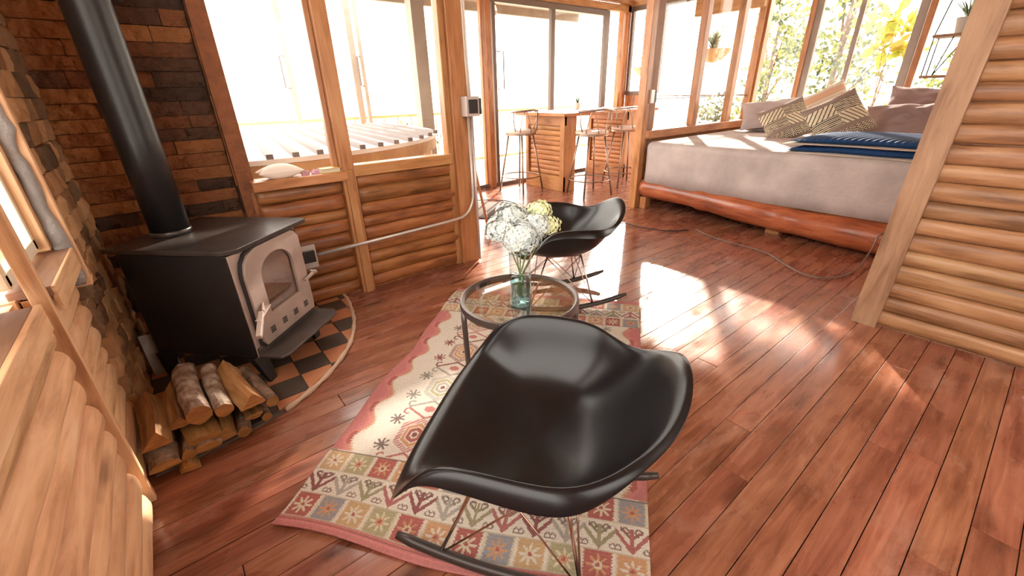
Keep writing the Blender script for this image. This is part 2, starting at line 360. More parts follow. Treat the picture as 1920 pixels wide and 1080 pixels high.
# ---- half-log siding
def half_logs(mb, o, d, n, length, z0, z1, count, depth, seed, round_a=True, round_b=True, irr=.12, start_steps=None, end_pad=0):
    rr = random.Random(seed); o = Vector(o); d = Vector(d); n = Vector(n)
    pitch = (z1 - z0) / count; zs = [z0 + pitch * i + (rr.uniform(-irr, irr) * pitch if 0 < i < count else 0) for i in range(count + 1)]
    K = 11
    for i in range(count):
        za, zb = zs[i], zs[i + 1]; h = (zb - za); zc_ = (za + zb) / 2
        a0 = 0 if not start_steps else start_steps(i)
        L = length - a0; seg = max(6, int(L / .09)); s1 = rr.random() * 50; dep = depth * rr.uniform(.85, 1.12)
        rings = []; rnd = rr.random(); off = rr.random() * 9
        us = [0, .006, .02, .045] + [L * k / seg for k in range(1, seg)] + [L - .045, L - .02, L - .006, L]
        us = sorted(set(u for u in us if 0 <= u <= L))
        for u in us:
            e = 1.0
            if round_a and u < .05: e = math.sqrt(max(0, 1 - (1 - u / .05) ** 2)) * .75 + .25
            if round_b and L - u < .05: e = min(e, math.sqrt(max(0, 1 - (1 - (L - u) / .05) ** 2)) * .75 + .25)
            wob = mnoise.noise(Vector((u * 1.7, s1, 0))); wob2 = mnoise.noise(Vector((u * 5, s1 + 9, 3)))
            ring = []
            for k in range(K):
                a = math.pi * k / (K - 1)
                zz = -math.cos(a) * (h * .5) * (1 + .0 * wob); dd = math.sin(a) ** .75 * dep * e * (1 + .18 * wob + .10 * wob2)
                ring.append((o + d * (a0 + u) + n * dd + Vector((0, 0, zc_ + zz * (1 if e > .99 else .75 + .25 * e) + wob * .006), )))
            rings.append(ring)
        vs = [p for r in rings for p in r]; fs = []; uv = []
        for q in range(len(rings) - 1):
            for k in range(K - 1):
                fs.append((q * K + k, (q + 1) * K + k, (q + 1) * K + k + 1, q * K + k + 1))
                wv = h * 1.6 / (K - 1)
                uv.append([(us[q] + off, k * wv), (us[q + 1] + off, k * wv), (us[q + 1] + off, (k + 1) * wv), (us[q] + off, (k + 1) * wv)])
        fs.append(tuple(range(K))); uv.append([(0, .02 * k) for k in range(K)])
        fs.append(tuple((len(rings) - 1) * K + k for k in range(K))[::-1]); uv.append([(0, .02 * k) for k in range(K)])
        mb.add(vs, fs, uv, rnd)
    return mb

def stone_wall(mb, o, d, n, length, z0, z1, row, seed, wmin=.10, wmax=.30, proud=(.0, .022), rough=.008):
    rr = random.Random(seed); o = Vector(o); d = Vector(d); n = Vector(n); z = z0; ri = 0
    while z < z1 - .01:
        h = row * rr.uniform(.9, 1.1); u = 0
        while u < length - .005:
            wd = rr.uniform(wmin, wmax)
            if length - u - wd < wmin * .6: wd = length - u
            p0 = rr.uniform(*proud) + .018; nx, nz = max(3, int(wd / .028)), 3; g = .0015; sd = rr.random() * 99
            vs = []
            for j in range(nz + 1):
                for i in range(nx + 1):
                    fu = u + g + (wd - 2 * g) * i / nx; fz = z + g + (h - 2 * g) * j / nz
                    edge = (i in (0, nx)) or (j in (0, nz))
                    q = p0 + mnoise.noise(Vector((fu * 22, fz * 22, sd))) * rough * 1.6 - (.005 if edge else 0)
                    vs.append(o + d * fu + n * q + Vector((0, 0, fz)))
            b = len(vs); fs = [(j * (nx + 1) + i, j * (nx + 1) + i + 1, (j + 1) * (nx + 1) + i + 1, (j + 1) * (nx + 1) + i) for j in range(nz) for i in range(nx)]
            per = [i for i in range(nx + 1)] + [j * (nx + 1) + nx for j in range(1, nz + 1)] + [nz * (nx + 1) + i for i in range(nx - 1, -1, -1)] + [j * (nx + 1) for j in range(nz - 1, 0, -1)]
            for k in per: v = vs[k]; vs.append(v - n * ((v - o).dot(n) + .0))
            m = len(per); fs += [(per[(k + 1) % m], per[k], b + k, b + (k + 1) % m) for k in range(m)]
            mb.add(vs, fs, None, rr.random())
            u += wd
        z += h; ri += 1
    return mb

# ---- wall towards the hot tub (y = 2.80, logs below, glass above)
WY = 2.80
struct(half_logs(MB(), (.93, WY, 0), (1, 0, 0), (0, -1, 0), .76, .015, .79, 9, .030, 3, True, True).box((1.31, WY + .035, .40), (.78, .07, .80)).build('wall_front', W_LOG, smooth='auto'))
half_logs(MB(), (.36, WY, 0), (1, 0, 0), (0, -1, 0), .49, .015, .775, 9, .030, 5).box((.6, WY + .035, .39), (.52, .07, .78)).build('wall_front_panel', W_LOG, smooth='auto')['kind'] = 'structure'
t = MB()
t.box((.89, WY - .012, 1.35), (.085, .075, 2.7)); t.box((.89, WY - .052, .42), (.05, .02, .84)); t.box((.832, WY + .01, 1.75), (.03, .05, 1.86))
struct(t.build('trim_2', W_ORG, bevel=.004))
t = MB(); t.box((1.745, WY + .005, 1.35), (.13, .12, 2.7)); t.box((1.655, WY + .005, 1.35), (.045, .07, 2.7)); t.box((1.815, WY + .01, 1.35), (.022, .13, 2.7))
struct(t.build('trim_3', W_ORG, bevel=.004))
t = MB(); t.box((1.285, WY - .005, .825), (.72, .10, .07)); t.box((.615, WY - .005, .805), (.53, .14, .055))
struct(t.build('trim_4', W_ORG, bevel=.006))
win = MB().box((1.285, WY + .02, 1.76), (.70, .006, 1.80)).box((.61, WY + .02, 1.75), (.50, .006, 1.82))
struct(win.build('window_1', PANE))
# ---- back stone wall with its stone-block pilaster edge
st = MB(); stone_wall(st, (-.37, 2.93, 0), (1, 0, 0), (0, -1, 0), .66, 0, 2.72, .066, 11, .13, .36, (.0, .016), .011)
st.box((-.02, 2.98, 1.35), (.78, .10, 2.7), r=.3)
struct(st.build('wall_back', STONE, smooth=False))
st = MB(); stone_wall(st, (.29, 2.90, 0), (1, 0, 0), (0, -1, 0), .085, 0, 2.7, .16, 12, .08, .1, (.02, .04))
st.box((.335, 2.87, 1.35), (.08, .12, 2.7), r=.5)
struct(st.build('trim_5', STONE))
# ---- left wall: stone veneer near the corner
LX = -.375
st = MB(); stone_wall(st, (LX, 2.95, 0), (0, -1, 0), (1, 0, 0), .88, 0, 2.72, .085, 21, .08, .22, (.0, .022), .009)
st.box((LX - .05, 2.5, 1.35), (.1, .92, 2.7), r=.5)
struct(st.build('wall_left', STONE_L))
# left wall logs: far bay between stone and batten, near bay beside the camera
lb = half_logs(MB(), (-.40, 2.045, 0), (0, -1, 0), (1, 0, 0), .43, .0, .775, 9, .038, 31, False, False)
lb.box((-.44, 1.83, .39), (.07, .46, .78)); struct(lb.build('wall_left_log_bay', W_PALE, smooth='auto'))
lb = MB(); half_logs(lb, (-.395, 1.565, 0), (0, -1, 0), (1, 0, 0), 3.4, .0, .735, 8, .050, 33, True, False, irr=.06)
lb.box((-.44, -.12, .39), (.07, 3.4, .78)); struct(lb.build('wall_left_near', W_PALE, smooth='auto'))
t = MB(); t.box((-.358, 1.592, 1.35), (.036, .026, 2.7)); struct(t.build('trim_6', W_PALE, bevel=.003))
t = MB(); t.box((-.375, 1.83, .785), (.09, .43, .03)); t.box((-.405, -.15, .775), (.10, 3.30, .03))
struct(t.build('trim_7', W_POST, bevel=.003))
t = MB(); t.box((-.331, 1.83, .762), (.012, .43, .075)); t.box((-.349, -.15, .752), (.014, 3.32, .075)); t.box((-.42, 2.03, 1.76), (.10, .05, 1.9)); t.box((-.43, 1.40, 1.76), (.03, .32, 1.9)); t.box((-.45, 1.245, 1.76), (.09, .035, 1.9))
t.box((-.345, 2.075, 1.68), (.05, .03, 2.06))
struct(t.build('trim_8', W_PALE, bevel=.003))
fm = MB(); rr = random.Random(5); pts = []
for i in range(60):
    z = .66 + i * .035; pts.append((-.355 + rr.uniform(-.004, .006), 2.056 + rr.uniform(-.006, .004), z))
fm.tube(pts, [rr.uniform(.016, .026) for _ in pts], 8); struct(fm.build('trim_9', FOAM, smooth=True))
t = MB(); t.box((-.41, 1.995, 1.75), (.03, .03, 1.86)); t.box((-.41, 1.80, .835), (.03, .42, .04)); t.box((-.41, 1.60, 1.75), (.03, .03, 1.86))
wf = MB().box((-.412, 1.80, 1.78), (.005, .38, 1.84)).build('window_2', PANE); struct(wf)
wfr = t.build('window_frame', WHITEF, bevel=.003); wfr.parent = wf
wf2 = struct(MB().box((-.455, .2, 1.78), (.005, 2.1, 1.9)).build('window_3', PANE))
t = MB(); t.box((-.46, 1.21, 1.76), (.03, .035, 1.9)); t.box((-.46, .2, .835), (.03, 2.05, .04)); t.build('window_frame', WHITEF, bevel=.003).parent = wf2

# ---- right partition: log wall and its end post
rw = MB(); half_logs(rw, (2.915, .345, 0), (0, -1, 0), (1 * -1, 0, 0), 2.4, .012, 2.66, 30, .030, 41, False, False, irr=.10)
rw.box((2.955, -.85, 1.33), (.075, 2.42, 2.66)); struct(rw.build('wall_right', W_LOGR, smooth='auto'))
t = MB(); t.bar((2.93, .40, 0), (2.93, .345, 2.7), .115, .135, (1, 0, 0)); struct(t.build('trim_10', W_POST, bevel=.005))

# ---- door wall of the nook (y = 5.05)
DY = 5.08
d1 = bpy.data.objects.new('door_1', None); C.objects.link(d1); d1.location = (4.3, DY, 0); struct(d1)
def dpart(mb, name, mat, parent=d1, **k):
    o = mb.build(name, mat, parent, **k); o.location = Vector((0, 0, 0)) - Vector(parent.location); return o
t = MB(); t.box((3.80, DY, 1.17), (.05, .05, 2.3)); t.box((4.85, DY, 1.17), (.075, .06, 2.3)); t.box((6.02, DY, 1.17), (.10, .06, 2.3)); t.box((4.9, DY, .03), (2.3, .08, .05)); t.box((4.9, DY, 2.33), (2.3, .09, .07))
dpart(t, 'door_frame', DARKF, bevel=.003)
dpart(MB().box((4.33, DY, 1.17), (1.0, .006, 2.22)).box((5.44, DY, 1.17), (1.1, .006, 2.22)), 'door_glass', PANE)
dpart(MB().tube([(3.83, DY - .03, 1.30), (3.93, DY - .04, 1.30), (3.93, DY - .04, 1.75), (3.83, DY - .03, 1.75)], .008, 8), 'door_handle', DARKF, smooth=True)
t = MB(); t.box((3.68, DY - .02, 1.2), (.085, .09, 2.4)); t.box((3.60, DY, 1.2), (.03, .06, 2.4)); t.box((6.38, DY - .02, 1.25), (.06, .09, 2.5)); t.box((6.50, DY - .02, 1.25), (.08, .10, 2.6)); struct(t.build('trim_11', W_ORG, bevel=.004))
t = MB(); t.box((4.8, DY - .02, 2.42), (3.5, .10, .09)); t.box((4.8, DY - .08, 2.50), (3.5, .10, .05)); struct(t.build('trim_12', W_BEAM, bevel=.004))
w4 = struct(MB().box((2.62, DY, 1.2), (1.94, .006, 2.3)).box((6.2, DY, 1.2), (.32, .006, 2.3)).build('window_4', PANE))
t = MB(); t.box((2.62, DY, .03), (2.0, .07, .05)); t.box((2.62, DY, 2.33), (2.0, .07, .06)); t.box((6.2, DY, .03), (.3, .07, .05)); t.build('window_frame', DARKF, bevel=.003).parent = w4
# ---- nook side window wall (x = 6.55)
w5 = struct(MB().box((6.56, 4.0, 1.82), (.006, 2.0, 1.20)).build('window_5', PANE))
t = MB(); t.box((6.56, 4.72, 1.20), (.05, .62, .06)); t.box((6.56, 4.98, 1.8), (.06, .05, 1.2)); t.box((6.56, 4.40, 1.8), (.06, .05, 1.2)); t.box((6.56, 4.0, 2.42), (.06, 2.0, .07)); t.build('window_frame', DARKF, bevel=.003).parent = w5
t = MB(); t.box((6.58, 4.72, .59), (.05, .60, 1.16)); struct(t.build('wall_nook', W_ORG))
w6 = struct(MB().box((6.57, 3.68, .62), (.006, 1.38, 1.1)).build('window_6', PANE))
t = MB(); t.box((6.57, 3.68, 1.15), (.03, 1.38, .02)); t.build('window_frame', GREYF).parent = w6
t = MB(); t.box((6.57, 4.0, 2.5), (.10, 2.1, .1)); t.box((6.57, 3.42, 2.32), (.08, .95, .28)); struct(t.build('trim_sun_block', W_BEAM, bevel=.004))  # lower box is an added header that blocks a stray sun streak

# ---- bed alcove glass wall (y = 2.97) and its posts
BY = 3.00
t = MB(); t.bar((4.17, 2.945, 0), (4.17, 2.945, 2.7), .09, .085, (1, 0, 0)); struct(t.build('trim_14', W_ORG, bevel=.005))
t = MB(); t.bar((4.36, BY, .60), (4.36, BY, 2.7), .07, .12, (1, 0, 0)); struct(t.build('trim_15', W_POST, bevel=.005))
t = MB(); t.bar((5.25, BY - .02, .80), (5.25, BY - .02, 2.7), .08, .10, (1, 0, 0)); t.bar((6.10, BY - .02, .80), (6.10, BY - .02, 2.7), .08, .10, (1, 0, 0)); t.box((5.5, BY - .02, .79), (2.4, .12, .09)); t.box((5.5, BY, .36), (2.4, .03, .78)); t.box((5.5, BY - .02, 2.55), (2.6, .1, .1)); struct(t.build('trim_16', W_ORG, bevel=.005))
struct(MB().box((5.54, BY + .03, 1.68), (2.2, .006, 1.72)).build('window_7', PANE))
for i, z in enumerate((1.15,)): struct(MB().box((5.54, BY + .045, z), (2.2, .012, .012)).build('trim_17', GREYF))
HX = 6.72
t = MB(); t.box((HX - .02, BY - .03, 1.35), (.12, .12, 2.7)); t.box((HX - .10, BY - .02, 1.6), (.06, .08, 1.6)); t.bar((HX, 2.42, .85), (HX, 2.42, 2.7), .06, .08, (1, 0, 0)); t.bar((HX, 1.29, .85), (HX, 1.29, 2.7), .06, .08, (1, 0, 0)); t.bar((HX, .45, .85), (HX, .45, 2.7), .06, .08, (1, 0, 0)); t.box((HX, 1.2, .84), (.12, 3.6, .07)); t.box((HX + .03, 1.2, .40), (.03, 3.6, .82)); t.box((HX, 1.2, 2.5), (.1, 3.6, .1)); struct(t.build('trim_18', W_ORG, bevel=.005))
t = MB(); t.box((HX + .01, 2.35, 1.75), (.06, .065, 1.75)); t.box((HX + .01, 1.92, 1.75), (.04, .05, 1.75)); t.box((HX + .01, 1.37, 1.75), (.06, .075, 1.75)); struct(t.build('trim_19', GREYF, bevel=.003))
struct(MB().box((HX + .03, 1.2, 1.68), (.006, 3.5, 1.62)).build('window_8', PANE))
# ---- ceiling over the nook and the bed with rafters
t = MB()
for i in range(33):
    yy = 5.10 - .22 * i - .11
    xa = -.46 if yy < 2.86 else 1.75
    t.box(((xa + 6.9) / 2, yy, 2.74), (6.9 - xa, .214, .02), grain=0)
struct(t.build('ceiling', W_BEAM))
t = MB()
for x in (3.2, 4.3, 5.4, 6.45): t.box((x, 2.95, 2.665), (.08, 4.3, .12), grain=1)
struct(t.build('trim_20', W_BEAM, bevel=.004))
t = MB(); t.box((4.7, 4.92, 2.62), (3.9, .05, .08)); struct(t.build('trim_21', W_ORG, bevel=.004))
t = MB(); t.box((7.4, 4.15, 2.76), (1.6, .08, .08)); t.box((7.2, 5.25, 2.76), (1.3, .08, .08)); t.box((6.6, 4.7, 2.76), (.08, 1.2, .08)); struct(t.build('trim_23', W_BEAM))
# ---- walls behind the camera: low log wall with a wide window, and the closed end of the bed alcove
struct(half_logs(MB(), (-.45, -2.10, 0), (1, 0, 0), (0, 1, 0), 3.4, 0, .80, 9, .03, 51).box((1.25, -2.14, .40), (3.5, .06, .8)).box((1.25, -2.12, 2.50), (3.5, .08, .45)).box((.25, -2.12, 1.5), (1.45, .08, 1.6)).box((2.65, -2.12, 1.5), (.75, .08, 1.6)).build('wall_rear', W_LOGR, smooth='auto'))
struct(MB().box((1.62, -2.12, 1.54), (1.3, .006, 1.5)).build('window_9', PANE))
struct(half_logs(MB(), (3.0, -.62, 0), (1, 0, 0), (0, 1, 0), 3.75, 0, 2.70, 28, .03, 53).box((4.87, -.66, 1.36), (3.8, .06, 2.72)).build('wall_alcove', W_LOGR, smooth='auto'))

# ================================================================== OBJECTS
def V(*a): return Vector(a)
# ---- hearth slab of square tiles with curved cement edge
arc = [(.72, 2.79), (.715, 2.70), (.68, 2.52), (.628, 2.34), (.52, 2.12), (.36, 1.935), (.187, 1.81), (.05, 1.755), (-.12, 1.72), (-.34, 1.70)]
def catmull(P, n=6):
    P = [Vector(p) for p in P]; out = []
    for i in range(len(P) - 1):
        a, b, c, d = P[max(i - 1, 0)], P[i], P[i + 1], P[min(i + 2, len(P) - 1)]
        for k in range(n):
            t = k / n; out.append(.5 * ((2 * b) + (c - a) * t + (2 * a - 5 * b + 4 * c - d) * t * t + (3 * b - a - 3 * c + d) * t ** 3))
    return out + [P[-1]]
arcp = catmull(arc)
hearth = thing('hearth', (.1, 2.3, 0), 'low corner hearth of brown and charcoal tiles under the wood stove', 'hearth')
def H(mb, name, mat, par, **k):
    o = mb.build(name, mat, par, **k); o.location = -Vector(par.location); return o
poly = [(p.x, p.y) for p in arcp] + [(-.34, 2.89), (.30, 2.89), (.36, 2.79)]
base = MB(); base.prism(poly, .001, .012); H(base, 'slab', GROUT, hearth)
def inside(x, y):
    c = False; n = len(poly)
    for i in range(n):
        x1, y1 = poly[i]; x2, y2 = poly[(i + 1) % n]
        if (y1 > y) != (y2 > y) and x < (x2 - x1) * (y - y1) / (y2 - y1) + x1: c = not c
    return c
def clip_to(polyT, q0, q1):
    """keep the part of polyT left of the line q0->q1"""
    out = []; n = len(polyT); dx, dy = q1[0] - q0[0], q1[1] - q0[1]
    def sd(p): return dx * (p[1] - q0[1]) - dy * (p[0] - q0[0])
    for i in range(n):
        a, b = polyT[i], polyT[(i + 1) % n]; sa, sb = sd(a), sd(b)
        if sa >= 0: out.append(a)
        if (sa >= 0) != (sb >= 0):
            t = sa / (sa - sb); out.append((a[0] + (b[0] - a[0]) * t, a[1] + (b[1] - a[1]) * t))
    return out
tl = MB(); T = .145
inner = [(p.x * .985 + .1 * .015, p.y * .985 + 2.6 * .015) for p in arcp]
for i in range(-3, 6):
    for j in range(0, 10):
        x0, y0 = .528 + (i - 3) * T - T, 1.56 + j * T
        P = [(x0 + .003, y0 + .003), (x0 + T - .003, y0 + .003), (x0 + T - .003, y0 + T - .003), (x0 + .003, y0 + T - .003)]
        for k in range(len(inner) - 1, 0, -1):
            if len(P) < 3: break
            P = clip_to(P, inner[k], inner[k - 1])
        if len(P) >= 3:
            P = clip_to(P, (.71, 2.785), (-.33, 2.785)) if False else P
            P = [(min(max(a, -.335), .72), min(b, 2.775)) for a, b in P]
            if max(a for a, b in P) - min(a for a, b in P) > .01 and max(b for a, b in P) - min(b for a, b in P) > .01:
                tl.prism(P, .008, .018, r=(RND.uniform(.08, .22) if (i + j) % 2 else RND.uniform(.66, .9)))
H(tl, 'tiles', TILE, hearth, bevel=.001)
ed = MB(); ea = [p for p in arcp if p.x > .10]; ed.tube([(p.x, p.y, .010) for p in ea], [.012 + .003 * math.sin(i * 1.7) for i in range(len(ea))], 8); H(ed, 'cement_edging', CEMENT, hearth, smooth=True)

# ---- wood stove
e1 = V(.724, .690, 0); e2 = V(-.690, .724, 0); SO = V(.094, 2.03, 0)
stove = thing('wood_stove', (SO.x + .07, SO.y + .34, .018), 'black steel wood stove with arched glass door and flue pipe', 'stove')
SM = Matrix(((e1.x, e2.x, 0), (e1.y, e2.y, 0), (0, 0, 1)))      # local x = width, y = depth, z = up
Winv = -Vector(stove.location)
def SP(x, y, z): return SM @ V(x, y, z) + SO
def SB(mb, c, size, r=None, mi=0): return mb.box(SP(*c), size, SM, r, mi)
def SH(mb, name, mat, **k): return H(mb, name, mat, stove, **k)
SW, SDp = .455, .53
b = MB(); SB(b, (SW / 2, SDp / 2, .41), (SW, SDp, .50)); SH(b, 'body', IRON, bevel=.006)
tp = MB()
outl = [(-.012, .01), (.03, -.035), (SW + .055, -.045), (SW + .07, -.02), (SW + .06, SDp + .04), (-.02, SDp + .04)]
mt = Matrix.Translation(SO) @ SM.to_4x4(); tp.prism(outl, .664, .684, m=mt); SH(tp, 'top_plate', IRON_T, bevel=.003)
# front surround and door with arched opening
fp = MB(); SB(fp, (SW / 2, -.004, .41), (SW, .008, .498)); fpo = SH(fp, 'front_plate', STEEL, bevel=.002)
def arch(cx, w_, z0, z1, n=12):
    r = w_ / 2; P = [(cx - r, z0), (cx + r, z0)]
    for k in range(n + 1):
        a = math.pi * k / n; P.append((cx + r * math.cos(a), z1 - r * .75 + r * .75 * math.sin(a)))
    return P
DX0, DX1, DZ0, DZ1 = .035, .445, .235, .655
inn = arch(.245, .235, .335, .60)
def dpoint(x, z, y): return SP(x, y, z)
out = []
corner = [(DX0, DZ0 - .03), (DX1, DZ0 - .03)]
# outer outline sampled by angle so both loops match
cxz = (.245, .46); N_ = 72
def ray_hit(P, ang):
    d = V(math.cos(ang), math.sin(ang)); best = 0
    n = len(P)
    for i in range(n):
        a = V(P[i][0] - cxz[0], P[i][1] - cxz[1]); b_ = V(P[(i + 1) % n][0] - cxz[0], P[(i + 1) % n][1] - cxz[1]); e = b_ - a
        den = d.x * e.y - d.y * e.x
        if abs(den) < 1e-9: continue
        t_ = (a.x * e.y - a.y * e.x) / den; s_ = (a.x * d.y - a.y * d.x) / den
        if t_ > 0 and -1e-6 <= s_ <= 1 + 1e-6: best = max(best, t_)
    return (cxz[0] + d.x * best, cxz[1] + d.y * best)
outer = [(DX0, DZ0 - .03), (DX1, DZ0 - .03), (DX1, DZ1 - .045), (DX1 - .02, DZ1 - .012), (DX1 - .05, DZ1), (DX0 + .10, DZ1), (DX0 + .05, DZ1 - .015), (DX0 + .015, DZ1 - .05), (DX0, DZ1 - .10)]
angs = [2 * math.pi * (k + .5) / N_ for k in range(N_)]
O1 = [ray_hit(outer, a) for a in angs]; I1 = [ray_hit(inn, a) for a in angs]
dm = MB(); vs = []
for y_ in (-.030, -.010):
    vs += [SP(x, y_, z) for x, z in O1] + [SP(x, y_, z) for x, z in I1]
fs = []
for k in range(N_):
    k2 = (k + 1) % N_; A = 0; B = N_; C2 = 2 * N_; D = 3 * N_
    fs += [(A + k, A + k2, B + k2, B + k), (C2 + k2, C2 + k, D + k, D + k2), (A + k2, A + k, C2 + k, C2 + k2), (B + k, B + k2, D + k2, D + k)]
dm.add(vs, fs); door = SH(dm, 'door', STEEL, bevel=.0015)
gk = MB(); cxg = (.24, .44); go = [(cxg[0] + (x - cxg[0]) * 1.06, cxg[1] + (z - cxg[1]) * 1.045) for x, z in outer]
vs = [SP(x, -.0185, z) for x, z in go] + [SP(x, -.006, z) for x, z in go]; ng = len(go); gk.add(vs, [tuple(range(ng)), tuple(range(2 * ng - 1, ng - 1, -1))] + [((k + 1) % ng, k, ng + k, ng + (k + 1) % ng) for k in range(ng)])
# black ring put in for the shaded door gap, window opening left free
gk = MB(); GO = [ray_hit(go, a) for a in angs]; vs = [SP(x, -.0185, z) for x, z in GO] + [SP(x, -.0185, z) for x, z in I1] + [SP(x, -.006, z) for x, z in GO]
fs = []
for k in range(N_):
    k2 = (k + 1) % N_; fs += [(k, k2, N_ + k2, N_ + k), (k2, k, 2 * N_ + k, 2 * N_ + k2)]
gk.add(vs, fs); gk.build('black_gap_ring', BLKP, door)
gl = MB(); pI = [(a, z) for a, z in inn]; vs = [SP(x, -.016, z) for x, z in pI]; gl.add(vs, [tuple(range(len(vs)))]); g_ = gl.build('door_glass', PANE_S, door)
fb = MB(); SB(fb, (.245, .012, .465), (.26, .004, .30)); fbk = fb.build('firebox_lining', simple('firebox_brick', (.17, .12, .10), .8, bump=.6, bscale=25, var=.4), door)
iv = MB()
for zz in (.37, .44, .51): SB(iv, (.245, .008, zz), (.26, .004, .005))
for k, a in enumerate((-.6, .6, -.3)): iv.bar(SP(.16 + .05 * k, .006, .36), SP(.28 + .03 * k, .006, .56), .004, .005)
iv.build('fire_bars', STEEL_D, door)
for k in range(4):
    vt = MB()
    for q in range(3): SB(vt, (.105 + k * .09, -.0315, .248 + q * .011), (.030, .004, .006))
    vt.build('air_slots', BLKP, door)
hd = MB(); hd.bar(SP(.10, -.045, .39), SP(-.02, -.075, .37), .026, .006); hd.bar(SP(.09, -.028, .40), SP(.04, -.062, .385), .010, .02)
hd.bar(SP(.035, -.055, .383), SP(-.085, -.115, .330), .022, .022); hd.build('door_handle', STEEL, door, bevel=.003)
lt = MB(); lt.bar(SP(.40, -.04, .38), SP(.49, -.05, .40), .012, .012); lt.tube([SP(.475, -.065, .40), SP(.478, -.03, .402)], .008, 8); lt.build('latch', STEEL, door)
lp = MB(); prof = [(-.005, -.01), (-.005 + .0, -.12), (.03, -.145), (SW - .02, -.155), (SW + .02, -.12), (SW + .02, -.01)]
lp.prism(prof, .165, .178, m=mt); SB(lp, (SW / 2, -.012, .19), (SW, .012, .04)); SH(lp, 'ash_lip', STEEL_D, bevel=.003)
for (x, y_, s) in ((.02, .02, 1), (SW - .02, .02, 1), (.02, SDp - .03, 1), (SW - .02, SDp - .03, 1)):
    lg = MB(); a = SP(x, y_, .165); bb = SP(x + (.012 if x < .2 else -.012), y_ + (-.03 if y_ < .2 else .03), .018)
    vs = []
    for (c_, wd) in ((a, .042), (bb, .022)):
        for sx, sy in ((-1, -1), (1, -1), (1, 1), (-1, 1)): vs.append(c_ + SM @ V(sx * wd, sy * wd * .4, 0))
    lg.add(vs, [(0, 1, 2, 3), (7, 6, 5, 4), (0, 4, 5, 1), (1, 5, 6, 2), (2, 6, 7, 3), (3, 7, 4, 0)]); SH(lg, 'leg', IRON)
pc = SP(.22, .45, 0); pp = MB(); pp.lathe([(.078, .684), (.079, 1.1), (.079, 1.9), (.079, 2.72)], (pc.x, pc.y, 0), 40)
pipe = SH(pp, 'flue_pipe', IRON, smooth=True)
cl = MB(); cl.lathe([(.079, .684), (.083, .684), (.083, .705), (.079, .708)], (pc.x, pc.y, 0), 40); cl.build('pipe_collar', IRON_T, pipe, smooth=True)
pipe.modifiers.new('solid', 'SOLIDIFY').thickness = .003

# ---- stacked firewood
def log_mesh(a, b_, r, seed, kind):
    """kind: round branch, split wedge, bark slab"""
    a = Vector(a); b_ = Vector(b_); d = (b_ - a); L = d.length; d.normalize(); rr = random.Random(seed)
    s = d.cross(V(0, 0, 1)).normalized(); u_ = s.cross(d); seg = 14; rings = 9
    if kind == 'round': shape = [(math.cos(2 * math.pi * k / seg) * rr.uniform(.93, 1.05), math.sin(2 * math.pi * k / seg) * rr.uniform(.92, 1.05)) for k in range(seg)]; bark = [1] * seg
    elif kind == 'half':
        shape = []; bark = []
        for k in range(seg):
            t_ = k / (seg - 1)
            if k < 9: an = math.pi * k / 8 + math.pi; shape.append((math.cos(an) * 1.25, math.sin(an) * .8)); bark.append(1)
            else: q = (k - 8) / 6; shape.append((1.25 - 2.5 * q, .12 + .05 * rr.uniform(-1, 1))); bark.append(0)
        if rr.random() < .5: shape = [(x, -y_) for x, y_ in shape][::-1]; bark = bark[::-1]
    else:
        tri = [(-1.1, -.6), (1.1, -.7), (.25, 1.0)]; tri = [(x * rr.uniform(.8, 1.15), y_ * rr.uniform(.8, 1.1)) for x, y_ in tri]; shape = []; bark = []
        for i in range(3):
            m = (5, 5, 4)[i]
            for k in range(m):
                q = k / m; x = tri[i][0] + (tri[(i + 1) % 3][0] - tri[i][0]) * q; y_ = tri[i][1] + (tri[(i + 1) % 3][1] - tri[i][1]) * q
                shape.append((x + rr.uniform(-.04, .04), y_ + rr.uniform(-.04, .04))); bark.append(1 if i == 0 else 0)
    mb = MB(); sd = rr.random() * 40; vs = []; bend = rr.uniform(-.012, .012); bend2 = rr.uniform(-.008, .008)
    for i in range(rings):
        t_ = i / (rings - 1); c_ = a + d * L * t_ + s * bend * math.sin(math.pi * t_) + u_ * bend2 * math.sin(math.pi * t_)
        for k, (x, y_) in enumerate(shape):
            q = 1 + .16 * mnoise.noise(V(x * 1.6 + sd, y_ * 1.6, t_ * 4)) + .05 * mnoise.noise(V(x * 5 + sd, y_ * 5, t_ * 12))
            vs.append(c_ + s * x * r * q + u_ * y_ * r * q)
    for i in range(rings - 1):
        for k in range(seg):
            k2 = (k + 1) % seg; f = (i * seg + k, i * seg + k2, (i + 1) * seg + k2, (i + 1) * seg + k)
            t0, t1 = L * i / (rings - 1), L * (i + 1) / (rings - 1)
            mb.add([vs[q] for q in f], [(0, 1, 2, 3)], [[(t0, k * .02), (t0, k * .02 + .02), (t1, k * .02 + .02), (t1, k * .02)]], seed * .137 % 1, 0 if bark[k] and bark[k2] else 1)
    mb.add(vs[:seg], [tuple(range(seg))[::-1]], [[(x * .03, y_ * .2) for x, y_ in shape][::-1]], seed * .137 % 1, 2)
    mb.add(vs[-seg:], [tuple(range(seg))], [[(x * .03, y_ * .2) for x, y_ in shape]], seed * .137 % 1, 2)
    return mb
ENDW = wood('sawn_log_end', (.16, .065, .018), (.30, .13, .035), (.40, .19, .06), rough=.75, gs=(6, 6), bump=.4, var=.2, knots=False)
